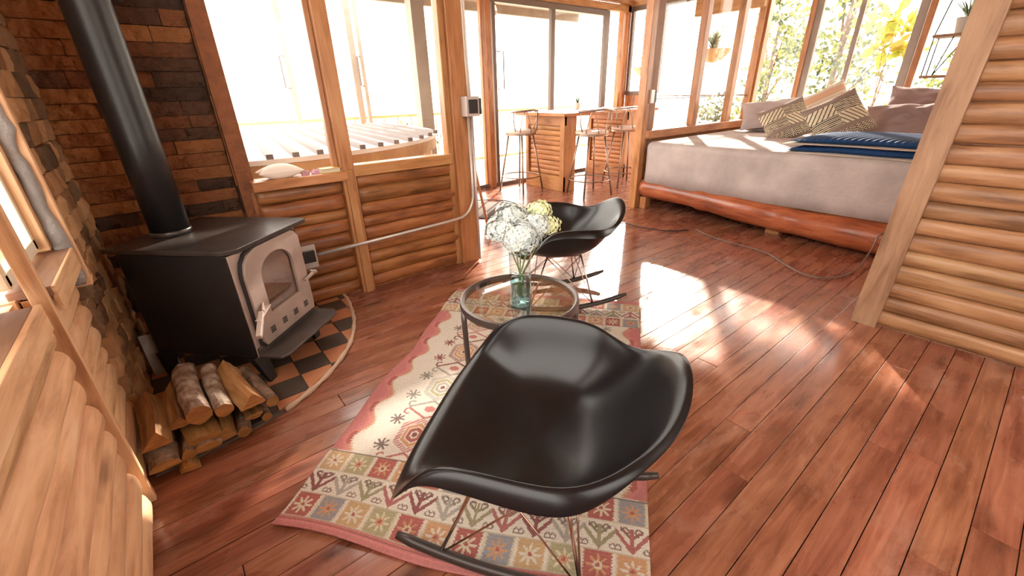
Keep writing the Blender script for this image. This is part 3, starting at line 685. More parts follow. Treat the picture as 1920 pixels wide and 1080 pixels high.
FW = [  # front end, back end, radius, kind, label
    ((-.298, 1.69, .155), (-.318, 1.98, .175), .045, 'split', 'pale split firewood block standing out at the left end of the pile, on top'),
    ((-.225, 1.755, .150), (-.235, 2.02, .165), .034, 'split', 'square-cut orange firewood piece beside the pale block, behind the top row'),
    ((-.158, 1.735, .165), (-.180, 2.08, .19), .042, 'round', 'thick grey-barked firewood log with a broken twig, top row'),
    ((-.080, 1.72, .155), (-.095, 2.04, .18), .030, 'round', 'slim grey-barked firewood branch in the middle of the top row'),
    ((.012, 1.715, .150), (-.045, 2.03, .17), .044, 'split', 'pale bark-covered split firewood log right of the slim branch, top row'),
    ((.080, 1.725, .110), (.02, 2.02, .125), .026, 'round', 'thin brown firewood branch at the right end of the top row'),
    ((-.165, 1.685, .100), (-.17, 1.99, .10), .044, 'half', 'wide half-round firewood log under the grey-barked one, clean sawn face'),
    ((-.105, 1.685, .072), (-.11, 1.98, .075), .034, 'split', 'wedge of firewood right under the slim branch, sawn face to the room'),
    ((-.225, 1.665, .062), (-.22, 1.95, .062), .022, 'round', 'small round firewood stick at the left of the third row'),
    ((-.172, 1.668, .052), (-.165, 1.97, .05), .040, 'half', 'half-round firewood log with pale face in the third row'),
    ((-.297, 1.665, .048), (-.30, 1.95, .05), .040, 'half', 'firewood log low at the left corner with a tilted oval sawn face'),
    ((-.238, 1.645, .030), (-.235, 1.92, .03), .030, 'split', 'pointed firewood wedge on the floor at the front of the pile'),
    ((-.045, 1.69, .045), (-.05, 1.99, .05), .024, 'round', 'knobbly dark firewood branch near the floor, middle of the pile'),
    ((.005, 1.72, .085), (-.02, 2.0, .09), .026, 'half', 'dark firewood slab under the pale bark-covered log'),
    ((.045, 1.745, .035), (.03, 2.03, .035), .020, 'round', 'thin dark firewood stick on the tiles at the right end of the pile'),
    ((-.10, 1.76, .030), (-.10, 2.03, .03), .028, 'round', 'dark firewood log hidden low behind the front faces'),
]
for i, (a, b_, r, kd, lab) in enumerate(FW):
    base_ = V(a[0], a[1], a[2])
    o = log_mesh(a, b_, r, i + 3, kd).build('firewood_log', [W_BARK, W_SPLIT, ENDW], None, smooth='auto')
    me = o.data
    for v in me.vertices: v.co -= base_
    o.location = base_; tag(o, lab, 'firewood', 'firewood stacked under the stove')
# ash bucket-like metal sheet seen between the stove legs
o = MB().box((0, 0, .11), (.11, .012, .22)).build('metal_sheet', FOAM, None, bevel=.002); tag(o, 'small pale metal sheet standing behind the left stove legs', 'sheet'); o.location = (-.268, 2.47, .019)

# ---- kilim rug with woven pattern as vertex colours
def make_rug():
    Lr, Wr = 1.83, 1.22; res = .0042; nu, nv = int(Lr / res), int(Wr / res)
    img = np.zeros((nu, nv, 3)); uu = (np.arange(nu) + .5) * Lr / nu; vv = (np.arange(nv) + .5) * Wr / nv
    U, Vv = np.meshgrid(uu, vv, indexing='ij')
    cream = np.array([.62, .55, .46]); rose = np.array([.50, .15, .14]); red = np.array([.40, .10, .08]); gold = np.array([.52, .32, .14]); olive = np.array([.38, .33, .18])
    blue = np.array([.27, .26, .28]); grey = np.array([.36, .32, .28]); maroon = np.array([.26, .08, .08]); dark = np.array([.12, .08, .07]); orange = np.array([.55, .26, .12]); sand = np.array([.58, .48, .34])
    img[:] = cream
    def put(mask, c): img[mask] = c
    # field side borders: rose with toothed scalloped inner edge
    for side in (0, 1):
        dv = Vv if side == 0 else Wr - Vv
        ph = (U - .31) / .185; sc = .070 + .022 * np.cos(2 * math.pi * ph) ; tooth = ((U / .012) % 1 - .5)
        ed = sc + .012 * np.abs(tooth) * 2
        put(dv < ed + .006, sand); put(dv < ed, gold * .6 + rose * .4); put(dv < ed - .012, rose * 1.15); put(dv < ed - .035, rose)
        d2 = np.hypot((dv - .05) , ((ph % 1) - .5) * .185 * .5); put((d2 < .018) & (dv < ed), red)
    # medallions
    def hexd(cu, cv, a, b): return np.maximum(np.abs(Vv - cv) / b, np.abs(U - cu) / a + np.abs(Vv - cv) / (2.2 * b))
    cus = [.31 + .155 + .305 * k for k in range(4)]
    for k, cu in enumerate(cus):
        for cv in (.30, .61, .92):
            if (cv == .61): cu_ = cu + .0
            else: cu_ = cu
            c1 = (rose, grey, maroon)[(k + int(cv * 10)) % 3]; h = hexd(cu_, cv, .098, .072)
            put(h < 1.0, c1); put((h < 1.0) & (((U - Vv) / .018 % 1) < .45), cream * .9)
            put(h < .74, cream); put(h < .68, olive if k % 2 else orange); put(h < .50, cream); put(h < .43, (red, grey, gold)[(k) % 3]); put(h < .24, cream); put(h < .14, maroon)
            for su in (-1, 1):   # arms with hooks
                for sv in (-1, 1):
                    au = (U - cu_) * su; av = (Vv - cv) * sv
                    put((np.abs(au - .098 - (av) * .55) < .006) & (av > 0) & (av < .095) , c1 * .85)
                    d3 = np.hypot(au - .128, av - .088); put((d3 < .020) & (d3 > .012) & (av > .075), c1 * .85)
            # little branching motifs between
            for (du, dvv) in ((.10, .112), (-.10, .112), (.10, -.112), (-.10, -.112)):
                x = U - cu_ - du * .72; y_ = Vv - cv - dvv; r2 = np.hypot(x, y_); an = np.arctan2(y_, x)
                m = (r2 < .033) & ((np.abs(x) < .004) | (np.abs(y_) < .004) | (np.abs(np.abs(x) - np.abs(y_)) < .005) | ((r2 > .024) & (np.cos(8 * an) > .35)))
                put(m & (Vv > .11) & (Vv < Wr - .11), (maroon, dark * 1.6, grey * .7)[(k + int(dvv * 100)) % 3])
            h2 = hexd(cu_ + .155, cv, .020, .022); put((h2 < 1) & (np.abs(Vv - .61) < .45), rose)
    # end bands
    for end in (0, 1):
        E_ = U if end == 0 else Lr - U
        put(E_ < .335, cream * .97)
        def squares(e0, e1, ph):
            n_ = 12; wq = Wr / n_
            for q in range(n_):
                c_ = (red, blue, gold, olive, red * 1.05, orange * .8 + gold * .2)[(q + ph) % 6]; v0 = q * wq
                m = (E_ > e0) & (E_ < e1) & (Vv > v0) & (Vv < v0 + wq)
                put(m, sand if q % 2 else cream)
                tz = .004 * (((E_ / .010) % 1) < .5)
                m2 = m & (Vv > v0 + .007 + tz) & (Vv < v0 + wq - .007 - tz); put(m2, c_)
                x = E_ - (e0 + e1) / 2; y_ = Vv - (v0 + wq / 2); r2 = np.hypot(x, y_); an = np.arctan2(y_, x)
                fl_ = r2 < .036 * (.62 + .38 * np.cos(8 * an)); put(m2 & fl_, (sand * 1.05, orange, cream * .95)[(q + ph) % 3])
                put(m2 & (r2 < .014), orange if (q % 2) else sand); put(m2 & (r2 < .007), red)
        put((E_ > .035) & (E_ < .335) & ((Vv < .03) | (Vv > Wr - .03)), olive)
        squares(.040, .130, 0 + 3 * end); squares(.238, .328, 2)
        z0, z1 = .134, .234
        m = (E_ > z0) & (E_ < z1); P_ = .1016; tt = (Vv / P_) % 1; tri = np.abs(tt - .5) * 2; zz = (E_ - z0) / (z1 - z0)
        put(m, cream)
        idx = np.floor(Vv / P_).astype(int)
        for q, c_ in enumerate((maroon, grey, olive * .8, rose * .8)):
            mm = m & (idx % 4 == q)
            put(mm & (np.abs(zz - (.12 + .62 * tri)) < .10), c_)
            put(mm & (np.abs(zz - (.55 + .45 * tri)) < .06) & (tri < .7), c_ * .8)
            x = (zz - .82) * .1; y_ = (tt - .5) * P_
            put(mm & (np.abs(y_) < .006) & (zz > .15) & (zz < .9), c_)
            for sy in (-1, 1):
                d3 = np.hypot(x + .003, y_ - sy * .021); put(mm & (d3 < .014) & (d3 > .008) & ~((x < -.004) & (np.abs(y_) > .021)), dark * 1.8)
                d4 = np.hypot(zz * .1 - .018, (np.abs(tt - .5) - .42) * P_); put(mm & (d4 < .011) & (d4 > .006), dark * 2.2)
        for e in (.038, .132, .236, .331): put((E_ > e - .0022) & (E_ < e + .0022), dark * 1.5 if e > .3 else sand * .8)
        put(E_ < .036, rose * 1.05); put((E_ < .030) & (E_ > .027), rose * .75); put((E_ < .02) & (E_ > .017), rose * 1.35)
    gr = img.mean(-1, keepdims=True); img = (img * .80 + gr * .20) * np.array([.86, .84, .82]); rs = np.random.RandomState(3); img *= (1 + rs.normal(0, .055, (nu, nv, 1))) * (1 + .05 * np.sin(U * 900))[..., None]
    img = np.clip(img, .01, 1)
    co = np.zeros((nu + 1, nv + 1, 3)); gu = np.linspace(0, Lr, nu + 1); gv = np.linspace(0, Wr, nv + 1); GU, GV = np.meshgrid(gu, gv, indexing='ij')
    sh = .010 * np.sin(GU * 7.0) * np.clip(1 - GV / .3, 0, 1) + .006 * np.sin(GU * 13 + 1) * np.clip(1 - GV / .2, 0, 1)
    sh2 = .014 * np.sin(GV * 6.5 + .6) * np.clip(1 - GU / .3, 0, 1)
    co[..., 0] = GU + sh2; co[..., 1] = GV * (1 - .035 * (1 - GU / Lr)) + sh
    co[..., 2] = .008 + .0035 * np.abs(np.sin(GU * 9 + GV * 3)) * np.clip(1 - GV / .5, 0, 1) + .010 * np.clip(1 - GU / .06, 0, 1) * (.5 + .5 * np.sin(GV * 9))
    nvt = (nu + 1) * (nv + 1); verts = co.reshape(-1, 3)
    idg = np.arange(nvt).reshape(nu + 1, nv + 1)
    faces = np.stack([idg[:-1, :-1], idg[1:, :-1], idg[1:, 1:], idg[:-1, 1:]], -1).reshape(-1, 4)
    me = bpy.data.meshes.new('rug'); me.vertices.add(nvt); me.vertices.foreach_set('co', verts.ravel())
    me.loops.add(faces.size); me.loops.foreach_set('vertex_index', faces.ravel().astype('i4')); me.polygons.add(len(faces))
    me.polygons.foreach_set('loop_start', np.arange(0, faces.size, 4)); me.update(calc_edges=True)
    ca = me.color_attributes.new('col', 'FLOAT_COLOR', 'CORNER'); cc = np.ones((len(faces), 4, 4)); cc[..., :3] = img.reshape(-1, 1, 3); ca.data.foreach_set('color', cc.ravel())
    me.polygons.foreach_set('use_smooth', [True] * len(faces))
    o = bpy.data.objects.new('rug', me); C.objects.link(o); me.materials.append(vcol_mat('rug_weave', .95, .5, 500))
    sm = o.modifiers.new('thick', 'SOLIDIFY'); sm.thickness = .006; sm.offset = -1
    return o
rug = make_rug()
ra = math.atan2(1.164, 1.409)
# local x = length away from the camera, local y runs to the left; the near-left corner is the high-y one
rug.data.transform(Matrix(((1, 0, 0, 0), (0, -1, 0, 0), (0, 0, 1, 0), (0, 0, 0, 1)))); rug.data.flip_normals()
rug.location = (-.062, 1.212, .001); rug.rotation_euler = (0, 0, ra - math.radians(1.2))
tag(rug, 'cream kilim rug with rose borders and bands of coloured squares', 'rug')

# ---- rocking armchairs (moulded shell on wire legs and rockers)
def make_chair():
    root = thing('rocking_armchair', (0, 0, 0), 'x', 'chair')
    ST = [  # (P1, P2, P3, P4) from seat to free edge; a forward, b to the side, z up
        [(.11, 0, .346), (.21, 0, .378), (.275, 0, .400), (.310, 0, .372)],
        [(.11, .105, .348), (.21, .155, .380), (.275, .175, .404), (.308, .185, .376)],
        [(.10, .185, .356), (.19, .262, .398), (.242, .308, .436), (.268, .352, .402)],
        [(.06, .215, .362), (.125, .278, .448), (.160, .305, .560), (.198, .345, .515)],
        [(.01, .225, .364), (.045, .294, .470), (.080, .328, .590), (.080, .362, .528)],
        [(-.05, .225, .364), (-.055, .298, .470), (-.03, .334, .590), (-.045, .368, .515)],
        [(-.11, .205, .364), (-.155, .282, .465), (-.140, .328, .582), (-.160, .358, .505)],
        [(-.155, .150, .368), (-.228, .205, .465), (-.244, .218, .540), (-.268, .228, .515)],
        [(-.175, .080, .372), (-.278, .120, .490), (-.335, .150, .598), (-.364, .162, .598)],
        [(-.180, 0, .372), (-.288, 0, .500), (-.354, 0, .650), (-.388, 0, .662)],
    ]
    full = ST + [[(a, -b_, z) for a, b_, z in s] for s in ST[-2:0:-1]]
    n = len(full); mb = MB(); vs = [V(-.02, 0, .338)]
    for lv in (-1, 0, 1, 2, 3):
        for s in full:
            if lv == -1: q = s[0]; vs.append(V(-.02 + (q[0] + .02) * .5, q[1] * .5, .340 + (q[2] - .340) * .3))
            else: vs.append(V(*s[lv]))
    fs = []
    for k in range(n): fs.append((0, 1 + k, 1 + (k + 1) % n))
    for lv in range(4):
        for k in range(n): k2 = (k + 1) % n; fs.append((1 + lv * n + k, 1 + (lv + 1) * n + k, 1 + (lv + 1) * n + k2, 1 + lv * n + k2))
    mb.add(vs, fs); sh = mb.build('shell', SHELL, root, smooth=True)
    so = sh.modifiers.new('thick', 'SOLIDIFY'); so.thickness = .007; so.offset = 0
    su = sh.modifiers.new('sub', 'SUBSURF'); su.levels = 3; su.render_levels = 3
    for s in (-1, 1):
        rk = MB(); pts = []; m = 17
        for i in range(m):
            t_ = -1 + 2 * i / (m - 1); pts.append((t_ * .375 - .005, s * .195, .018 + .062 * t_ * t_))
        rk.tube(pts, [.011] + [.0155] * (m - 2) + [.011], 12); rko = rk.build('rocker', ROCK, root, smooth=True)
        for a0, a1 in ((.235, .11), (-.165, -.10)):
            zb = .018 + .062 * (a0 / .375) ** 2
            lg = MB(); lg.tube([(a0, s * .195, zb + .008), (a1, s * .115, .338)], .0052, 8); lg.build('leg', CHROME, root, smooth=True)
        wr = MB()
        wr.tube([(.235, s * .195, .045), (-.10, s * .115, .330)], .003, 6); wr.tube([(-.165, s * .195, .035), (.11, s * .115, .330)], .003, 6)
        wr.build('side_brace', COPPER, root, smooth=True)
    cb = MB(); cb.tube([(.235, .195, .045), (.11, -.115, .330)], .003, 6); cb.tube([(.235, -.195, .045), (.11, .115, .330)], .003, 6)
    cb.tube([(-.165, .195, .035), (-.10, -.115, .330)], .003, 6); cb.tube([(-.165, -.195, .035), (-.10, .115, .330)], .003, 6)
    for s in (-1, 1): cb.tube([(.11, s * .115, .334), (-.10, s * .115, .334)], .005, 6)
    for a_ in (.11, -.10): cb.tube([(a_, .115, .334), (a_, -.115, .334)], .005, 6)
    cb.build('cross_brace', COPPER, root, smooth=True)
    return root
ch1 = make_chair(); ch1.location = (.607, .684, .008); ch1.rotation_euler = (0, 0, math.atan2(.8, -.6)); ch1['group'] = 'rocking armchairs'
ch1['label'] = 'large black shell rocking armchair in the foreground, nearest the camera on the rug'
ch2 = copy_tree(ch1); ch2.location = (1.80, 1.785, .008); ch2.rotation_euler = (0, 0, math.atan2(.486, -.87))
ch2['label'] = 'black shell rocking armchair behind the round glass table and flowers'

# ---- round glass side table
tb = thing('side_table', (.970, 1.183, .009), 'round glass side table with dark metal rim between two armchairs', 'table'); TZ = .49
rim = MB(); rim.lathe([(.222, TZ - .022), (.238, TZ - .022), (.240, TZ - .01), (.238, TZ + .006), (.230, TZ + .008), (.222, TZ + .002)], seg=64, closed=True); rim.build('rim', TBLM, tb, smooth='auto')
gt = MB(); gt.lathe([(.0001, TZ - .004), (.223, TZ - .004), (.223, TZ + .001), (.0001, TZ + .001)], seg=64); gt.build('glass_top', PANE_T, tb)
for a in (152, 218, 318, 40):
    a = math.radians(a); c_, s_ = math.cos(a), math.sin(a); P = [(.228, TZ - .02), (.222, TZ - .05), (.205, TZ - .09), (.198, TZ - .14), (.205, .30), (.215, .10), (.218, .0)]
    P = [(.228, TZ - .02), (.228, TZ - .10), (.225, .2), (.222, .0)]
    lg = MB(); lg.tube([(c_ * r_, s_ * r_, z) for r_, z in P], .0115, 10); lg.build('leg', TBLM, tb, smooth=True)
# ---- vase with hydrangeas
vz = thing('glass_vase', (.943, 1.142, TZ + .010), 'tall clear glass vase half filled with water on the round table', 'vase')
gv = MB(); gv.lathe([(.0001, .0), (.040, .0), (.043, .004), (.041, .05), (.040, .12), (.042, .215)], seg=32); gvo = gv.build('glass_body', PANE_V, vz, smooth=True)
lip = MB(); lip.lathe([(.0405, .211), (.0435, .213), (.0435, .218), (.0405, .218)], seg=32, closed=True); lip.build('lip', PANE_V, vz, smooth=True)
wt = MB(); wt.lathe([(.0001, .014), (.038, .014), (.038, .05), (.037, .10), (.036, .118), (.0001, .118)], seg=32); wt.build('water', WATER, vz, smooth=True)
bt = MB(); bt.lathe([(.0001, .001), (.038, .001), (.039, .012), (.0001, .014)], seg=32); bt.build('thick_base', simple('aqua_glass', (.50, .80, .78), .03, spec=.8, trans=.9), vz, smooth=True)
def hyd(cx, cy, cz, r, seed, lab, mat=PETAL):
    rt = thing('hydrangea', (.943, 1.142, TZ + .03), lab, 'flower', 'hydrangeas in the vase'); base_ = V(.943, 1.142, TZ + .03)
    rr = random.Random(seed); mb = MB(); c0 = V(cx, cy, cz) - base_
    N2 = int(230 * (r / .06) ** 2)
    mb.lathe([(.0001, -r * .55), (r * .62, -r * .3), (r * .72, 0), (r * .6, r * .4), (.0001, r * .62)], c0, 12, .2)
    for i in range(N2):
        z = 1 - 2 * (i + .5) / N2
        if z < -.75: continue
        a = i * 2.39996; q = math.sqrt(max(0, 1 - z * z)); n = V(q * math.cos(a), q * math.sin(a), z)
        p = c0 + V(n.x * r, n.y * r, n.z * r * .82) * rr.uniform(.85, 1.06) * (1 + .38 * mnoise.noise(n * 1.7 + V(seed * 5, 0, 0)))
        t1 = n.cross(V(rr.uniform(-1, 1), rr.uniform(-1, 1), rr.uniform(-1, 1))).normalized(); t2 = n.cross(t1); s = r * rr.uniform(.13, .20); cv = rr.random()
        for k in range(4):
            an = k * math.pi / 2; d_ = t1 * math.cos(an) + t2 * math.sin(an); e_ = t1 * -math.sin(an) + t2 * math.cos(an)
            mb.add([p, p + d_ * s * .6 + e_ * s * .5 + n * s * .25, p + d_ * s * 1.15 + n * s * .1, p + d_ * s * .6 - e_ * s * .5 + n * s * .25], [(0, 1, 2, 3)], None, cv)
    mb.build('flower_head', mat, rt)
    sm = MB(); e = V(rr.uniform(-.02, .02), rr.uniform(-.02, .02), .01); sm.tube([e, e * .3 + V(0, 0, .10), c0 * .75 + V(0, 0, .03), c0], .0025, 6); sm.build('stem', STEMG, rt, smooth=True)
    return rt
vx, vy = .943, 1.142
R_ = V(.778, -.627, 0); F_ = V(.627, .778, 0)
def fpos(sx, d_, z): return (vx + R_.x * sx + F_.x * d_, vy + R_.y * sx + F_.y * d_, z)
YEL = ramp_mat('green_white_petal', [(.2, (.55, .58, .26)), (.6, (.80, .80, .50)), (.85, (.86, .86, .66))], rough=.7, scale=9, bump=0, rmix=.5)
hyd(*fpos(-.062, -.01, 0.803), .058, 1, 'white hydrangea head at the left of the bouquet')
hyd(*fpos(.004, -.045, 0.788), .064, 2, 'large white hydrangea head front centre of the bouquet')
hyd(*fpos(-.03, .04, 0.838), .056, 4, 'cream hydrangea head at the top back left of the bouquet')
hyd(*fpos(.058, .0, 0.813), .055, 3, 'bluish-white hydrangea head right of centre in the bouquet')
hyd(*fpos(.072, .055, 0.853), .045, 5, 'small yellowish-green hydrangea head at the upper right of the bouquet', YEL)
hyd(*fpos(.105, .03, 0.803), .042, 6, 'yellow-green hydrangea head hanging at the far right of the bouquet', YEL)

# ---- bar counter on two log pedestals
bar = thing('bar_table', (4.9, 4.45, 0), 'wooden bar table on two log-clad pedestals by the sliding door', 'bar table')
def pedestal(x0, y0, y1, zt):
    rt = []
    p = MB(); half_logs(p, (x0, y1 - .07, .0), (0, -1, 0), (-1, 0, 0), y1 - y0 - .14, .20, zt - .12, 10, .022, int(x0 * 10), True, True, irr=.05)
    p.box((x0 + .10, (y0 + y1) / 2, zt / 2), (.18, y1 - y0 - .01, zt)); o1 = H(p, 'log_pedestal', W_ORG, bar, smooth='auto')
    f = MB(); f.box((x0 - .015, y0 + .04, zt / 2), (.045, .08, zt)); f.box((x0 - .015, y1 - .03, zt / 2), (.045, .06, zt)); f.box((x0 - .015, (y0 + y1) / 2, .10), (.04, y1 - y0, .20)); f.box((x0 - .015, (y0 + y1) / 2, zt - .06), (.04, y1 - y0, .12))
    fo = f.build('frame_board', W_ORG, o1, bevel=.004)
pedestal(4.19, 4.09, 4.86, .965); pedestal(5.62, 4.20, 4.96, .965)
tpb = MB()
pl = [(4.03, 3.95), (5.95, 3.92), (6.02, 4.94), (4.05, 4.96)]
tpb.prism([(4.03, 3.98), (4.5, 3.95), (5.2, 3.99), (5.97, 3.94), (6.0, 4.94), (4.05, 4.96)], .965, 1.005); H(tpb, 'counter_top', W_ORG, bar, bevel=.006)
# ---- bar stools
def make_stool():
    rt = thing('bar_stool', (0, 0, 0), 'x', 'bar stool')
    se = MB(); se.lathe([(.0001, .755), (.17, .755), (.203, .762), (.208, .780), (.196, .797), (.14, .804), (.0001, .806)], seg=32); se.build('seat', SEATM, rt, smooth=True)
    ur = MB(); ur.lathe([(.187, .738), (.204, .738), (.204, .756), (.187, .756)], seg=32, closed=True); ur.build('seat_ring', STOOLM, rt, smooth='auto')
    for k in range(4):
        a = math.radians(45 + 90 * k); lg = MB(); lg.tube([(math.cos(a) * .16, math.sin(a) * .16, .755), (math.cos(a) * .30, math.sin(a) * .30, .0)], .012, 8); lg.build('leg', STOOLM, rt, smooth=True)
    fr = MB(); fr.tube([(math.cos(6.283 * k / 32) * .265, math.sin(6.283 * k / 32) * .265, .20) for k in range(32)], .009, 8, closed=True); fr.build('foot_ring', STOOLM, rt, smooth=True)
    br = MB(); pts = []
    for k in range(15):
        a = math.radians(-78 + 156 * k / 14) + math.pi; pts.append((math.cos(a) * .235, math.sin(a) * .24, 1.045 - .02 * abs(k - 7) / 7))
    br.tube(pts, .013, 8); br.build('back_rail', STOOLM, rt, smooth=True)
    for a0 in (-70, 70):
        a = math.radians(a0) + math.pi; hp = MB(); hp.tube([(math.cos(a) * .19, math.sin(a) * .19, .77), (math.cos(a) * .24, math.sin(a) * .245, .90), (math.cos(a) * .235, math.sin(a) * .24, 1.04)], .007, 8); hp.build('back_post', STOOLM, rt, smooth=True)
    lp_ = MB()
    for sgn in (-1, 1):
        P = []
        for k in range(13):
            t_ = k / 12; a = math.radians(sgn * (12 + 40 * t_)) + math.pi; P.append((math.cos(a) * .225, math.sin(a) * .225, .775 + .255 * math.sin(math.pi * min(1, t_ * 1.0))))
        lp_.tube(P, .006, 8)
    lp_.build('back_hoop', STOOLM, rt, smooth=True)
    return rt
s1 = make_stool(); s1['group'] = 'bar stools'; s1.location = (3.86, 4.62, 0); s1.rotation_euler = (0, 0, math.radians(100)); s1['label'] = 'metal bar stool at the left end of the bar table, nearest the sliding door handle'
s2 = copy_tree(s1); s2.location = (4.33, 3.78, 0); s2.rotation_euler = (0, 0, math.radians(75)); s2['label'] = 'metal bar stool between the two log pedestals of the bar table'
s3 = copy_tree(s1); s3.location = (5.14, 3.86, 0); s3.rotation_euler = (0, 0, math.radians(70)); s3['label'] = 'metal bar stool in front of the right pedestal, beside the bed post'

# ---- small plant on the bar
def rosette(rt, n, L, wd, seed, mat, up_=.9, z0=0, name='leaves'):
    rr = random.Random(seed); mb = MB()
    for i in range(n):
        a = rr.uniform(0, 6.28); tilt = rr.uniform(.15, up_); l = L * rr.uniform(.7, 1.1); d_ = V(math.cos(a) * math.sin(tilt), math.sin(a) * math.sin(tilt), math.cos(tilt)); s = V(-math.sin(a), math.cos(a), 0)
        P = [V(0, 0, z0) + d_ * l * t_ + V(0, 0, -l * .25 * t_ * t_) for t_ in (0, .35, .7, 1)]; ww = [wd * .5, wd, wd * .7, .001]; cv = rr.random()
        vs = []
        for p, q in zip(P, ww): vs += [p - s * q, p + s * q]
        mb.add(vs, [(0, 1, 3, 2), (2, 3, 5, 4), (4, 5, 7, 6)], None, cv)
    return mb.build(name, mat, rt)
def pot(rt, r, h, mat, name='pot'):
    mb = MB(); mb.lathe([(.0001, 0), (r * .75, 0), (r, h), (r * .9, h), (r * .85, h * .85), (.0001, h * .85)], seg=24); return mb.build(name, mat, rt, smooth='auto')
pp_ = thing('potted_plant', (5.05, 4.72, 1.005), 'small spiky succulent in a pale pot on the bar table', 'plant'); pot(pp_, .045, .09, TERRA); rosette(pp_, 26, .14, .007, 4, LEAFG, .8, .07)
sc = thing('potted_plant', (6.22, 4.35, 0), 'yellow-green leafy plant on the floor behind the right bar pedestal', 'plant'); pot(sc, .09, .16, TERRA); rosette(sc, 26, .60, .03, 9, leaf_mat('lime_leaf', (.30, .36, .06), (.62, .60, .12)), .6, .14)

# ---- electrical: boxes and conduits
eb = thing('switch_box', (1.79, WY - .085, 1.17), 'grey metal switch box with dark cover on the tall post left of the door', 'electrical box')
H(MB().box((1.80, WY - .095, 1.17), (.11, .07, .13)), 'metal_box', GALV, eb, bevel=.003); H(MB().box((1.862, WY - .10, 1.17), (.014, .075, .105)).box((1.80, WY - .134, 1.17), (.075, .008, .09)), 'cover', BLKP, eb, bevel=.003)
H(MB().tube([(1.80, WY - .08, 1.235), (1.795, WY - .075, 1.45), (1.785, WY - .07, 2.7)], .007, 8).tube([(1.815, WY - .08, 1.235), (1.81, WY - .075, 1.45), (1.80, WY - .07, 2.7)], .007, 8), 'cable_pair', CREAM, eb, smooth=True)
pts = [V(1.785, WY - .085, 1.105), V(1.785, WY - .085, .56)] ; 
for k in range(1, 9):
    a = math.pi / 2 * k / 8; pts.append(V(1.785 - .14 * (1 - math.cos(a)), WY - .085, .56 - .17 * math.sin(a)))
pts += [V(1.5, WY - .085, .382), V(.60, WY - .060, .348)]
cd = MB().tube(pts, .0105, 10).build('conduit', GALV, None, smooth=True); tag(cd, 'galvanised conduit bending from the post along the log wall to the outlet', 'conduit')
cd2 = MB().tube([(1.812, WY - .088, 1.105), (1.812, WY - .088, .02)], .0105, 10).build('conduit', GALV, None, smooth=True); tag(cd2, 'straight galvanised conduit running down the tall post to the floor', 'conduit')
ob = thing('outlet_box', (.53, WY - .06, .345), 'open metal outlet box with black socket on the log wall behind the stove', 'electrical box')
H(MB().box((.53, WY - .045, .345), (.135, .03, .15)), 'metal_box', GALV, ob, bevel=.002); H(MB().box((.535, WY - .068, .35), (.10, .022, .075)), 'socket', BLKP, ob, bevel=.003)
H(MB().tube([(.48, WY - .078, .35), (.46, WY - .09, .36), (.45, WY - .075, .34)], .004, 6), 'wire', BLKP, ob)
sb2 = thing('switch_box', (4.25, 2.90, 1.18), 'small grey switch box with dark cover on the bed post', 'electrical box')
H(MB().box((4.235, 2.905, 1.18), (.06, .05, .13)), 'metal_box', GALV, sb2, bevel=.002); H(MB().box((4.285, 2.905, 1.175), (.05, .045, .11)), 'cover', BLKP, sb2, bevel=.003)

# ---- things on the window sill
SZ = .8325
def pillow_mesh(wd, hg, th, n=22, pinch=.10, pw=2.6, seed=0, crease=.0):
    vs = []; rr = random.Random(seed); sd = rr.random() * 50
    def side(sg):
        out = []
        for j in range(n + 1):
            for i in range(n + 1):
                x = -1 + 2 * i / n; y_ = -1 + 2 * j / n; ex = 1 - pinch * (1 - abs(y_) ** 2.0); ey = 1 - pinch * (1 - abs(x) ** 2.0)
                z = th * .5 * ((1 - abs(x) ** pw) ** .5) * ((1 - abs(y_) ** pw) ** .5)
                z *= 1 + crease * mnoise.noise(V(x * 2.5 + sd, y_ * 2.5, sg))
                out.append(V(x * wd * .5 * ex, y_ * hg * .5 * ey, sg * z))
        return out
    A = side(1); B = side(-1); fs = []
    for j in range(n):
        for i in range(n):
            a = j * (n + 1) + i; fs.append((a, a + 1, a + n + 2, a + n + 1)); b0 = a + (n + 1) ** 2; fs.append((b0, b0 + n + 1, b0 + n + 2, b0 + 1))
    return A + B, fs, n
def cushion(name, wd, hg, th, mat, colf=None, parent=None, **k):
    A, fs, n = pillow_mesh(wd, hg, th, **k); me = bpy.data.meshes.new(name); me.from_pydata([tuple(p) for p in A], [], fs)
    me.polygons.foreach_set('use_smooth', [True] * len(fs)); me.materials.append(mat)
    if colf:
        ca = me.color_attributes.new('col', 'FLOAT_COLOR', 'CORNER'); cols = []
        for p in me.polygons:
            for vi in p.vertices:
                v = me.vertices[vi].co; cols += [*colf(v.x / wd, v.y / hg), 1]
        ca.data.foreach_set('color', cols)
    me.update(); o = bpy.data.objects.new(name, me); C.objects.link(o)
    if parent: o.parent = parent
    return o
o = cushion('cushion', .25, .12, .085, PILLOWW, pinch=.25, pw=2.2); o.location = (.515, WY - .01, SZ + .037); tag(o, 'small white cushion lying on the sill beside the stone edge', 'cushion')
for i, (x, lab) in enumerate(((.645, 'pink crystal cluster touching the white cushion'), (.70, 'pink crystal cluster beside the small book'))):
    mb = MB(); rr = random.Random(i + 60)
    for k in range(16):
        p = V(rr.uniform(-.018, .018), rr.uniform(-.015, .015), 0); h = rr.uniform(.015, .036); r_ = rr.uniform(.006, .010)
        mb.lathe([(r_, 0), (r_, h * .7), (.0005, h)], p, 6)
    q = mb.build('crystal_cluster', CRYST, None); q.location = (x, WY - .02, SZ); tag(q, lab, 'crystal', 'crystals on the sill')
bk = thing('small_book', (.79, WY - .015, SZ), 'small gold-edged book lying on the sill by the window post', 'book')
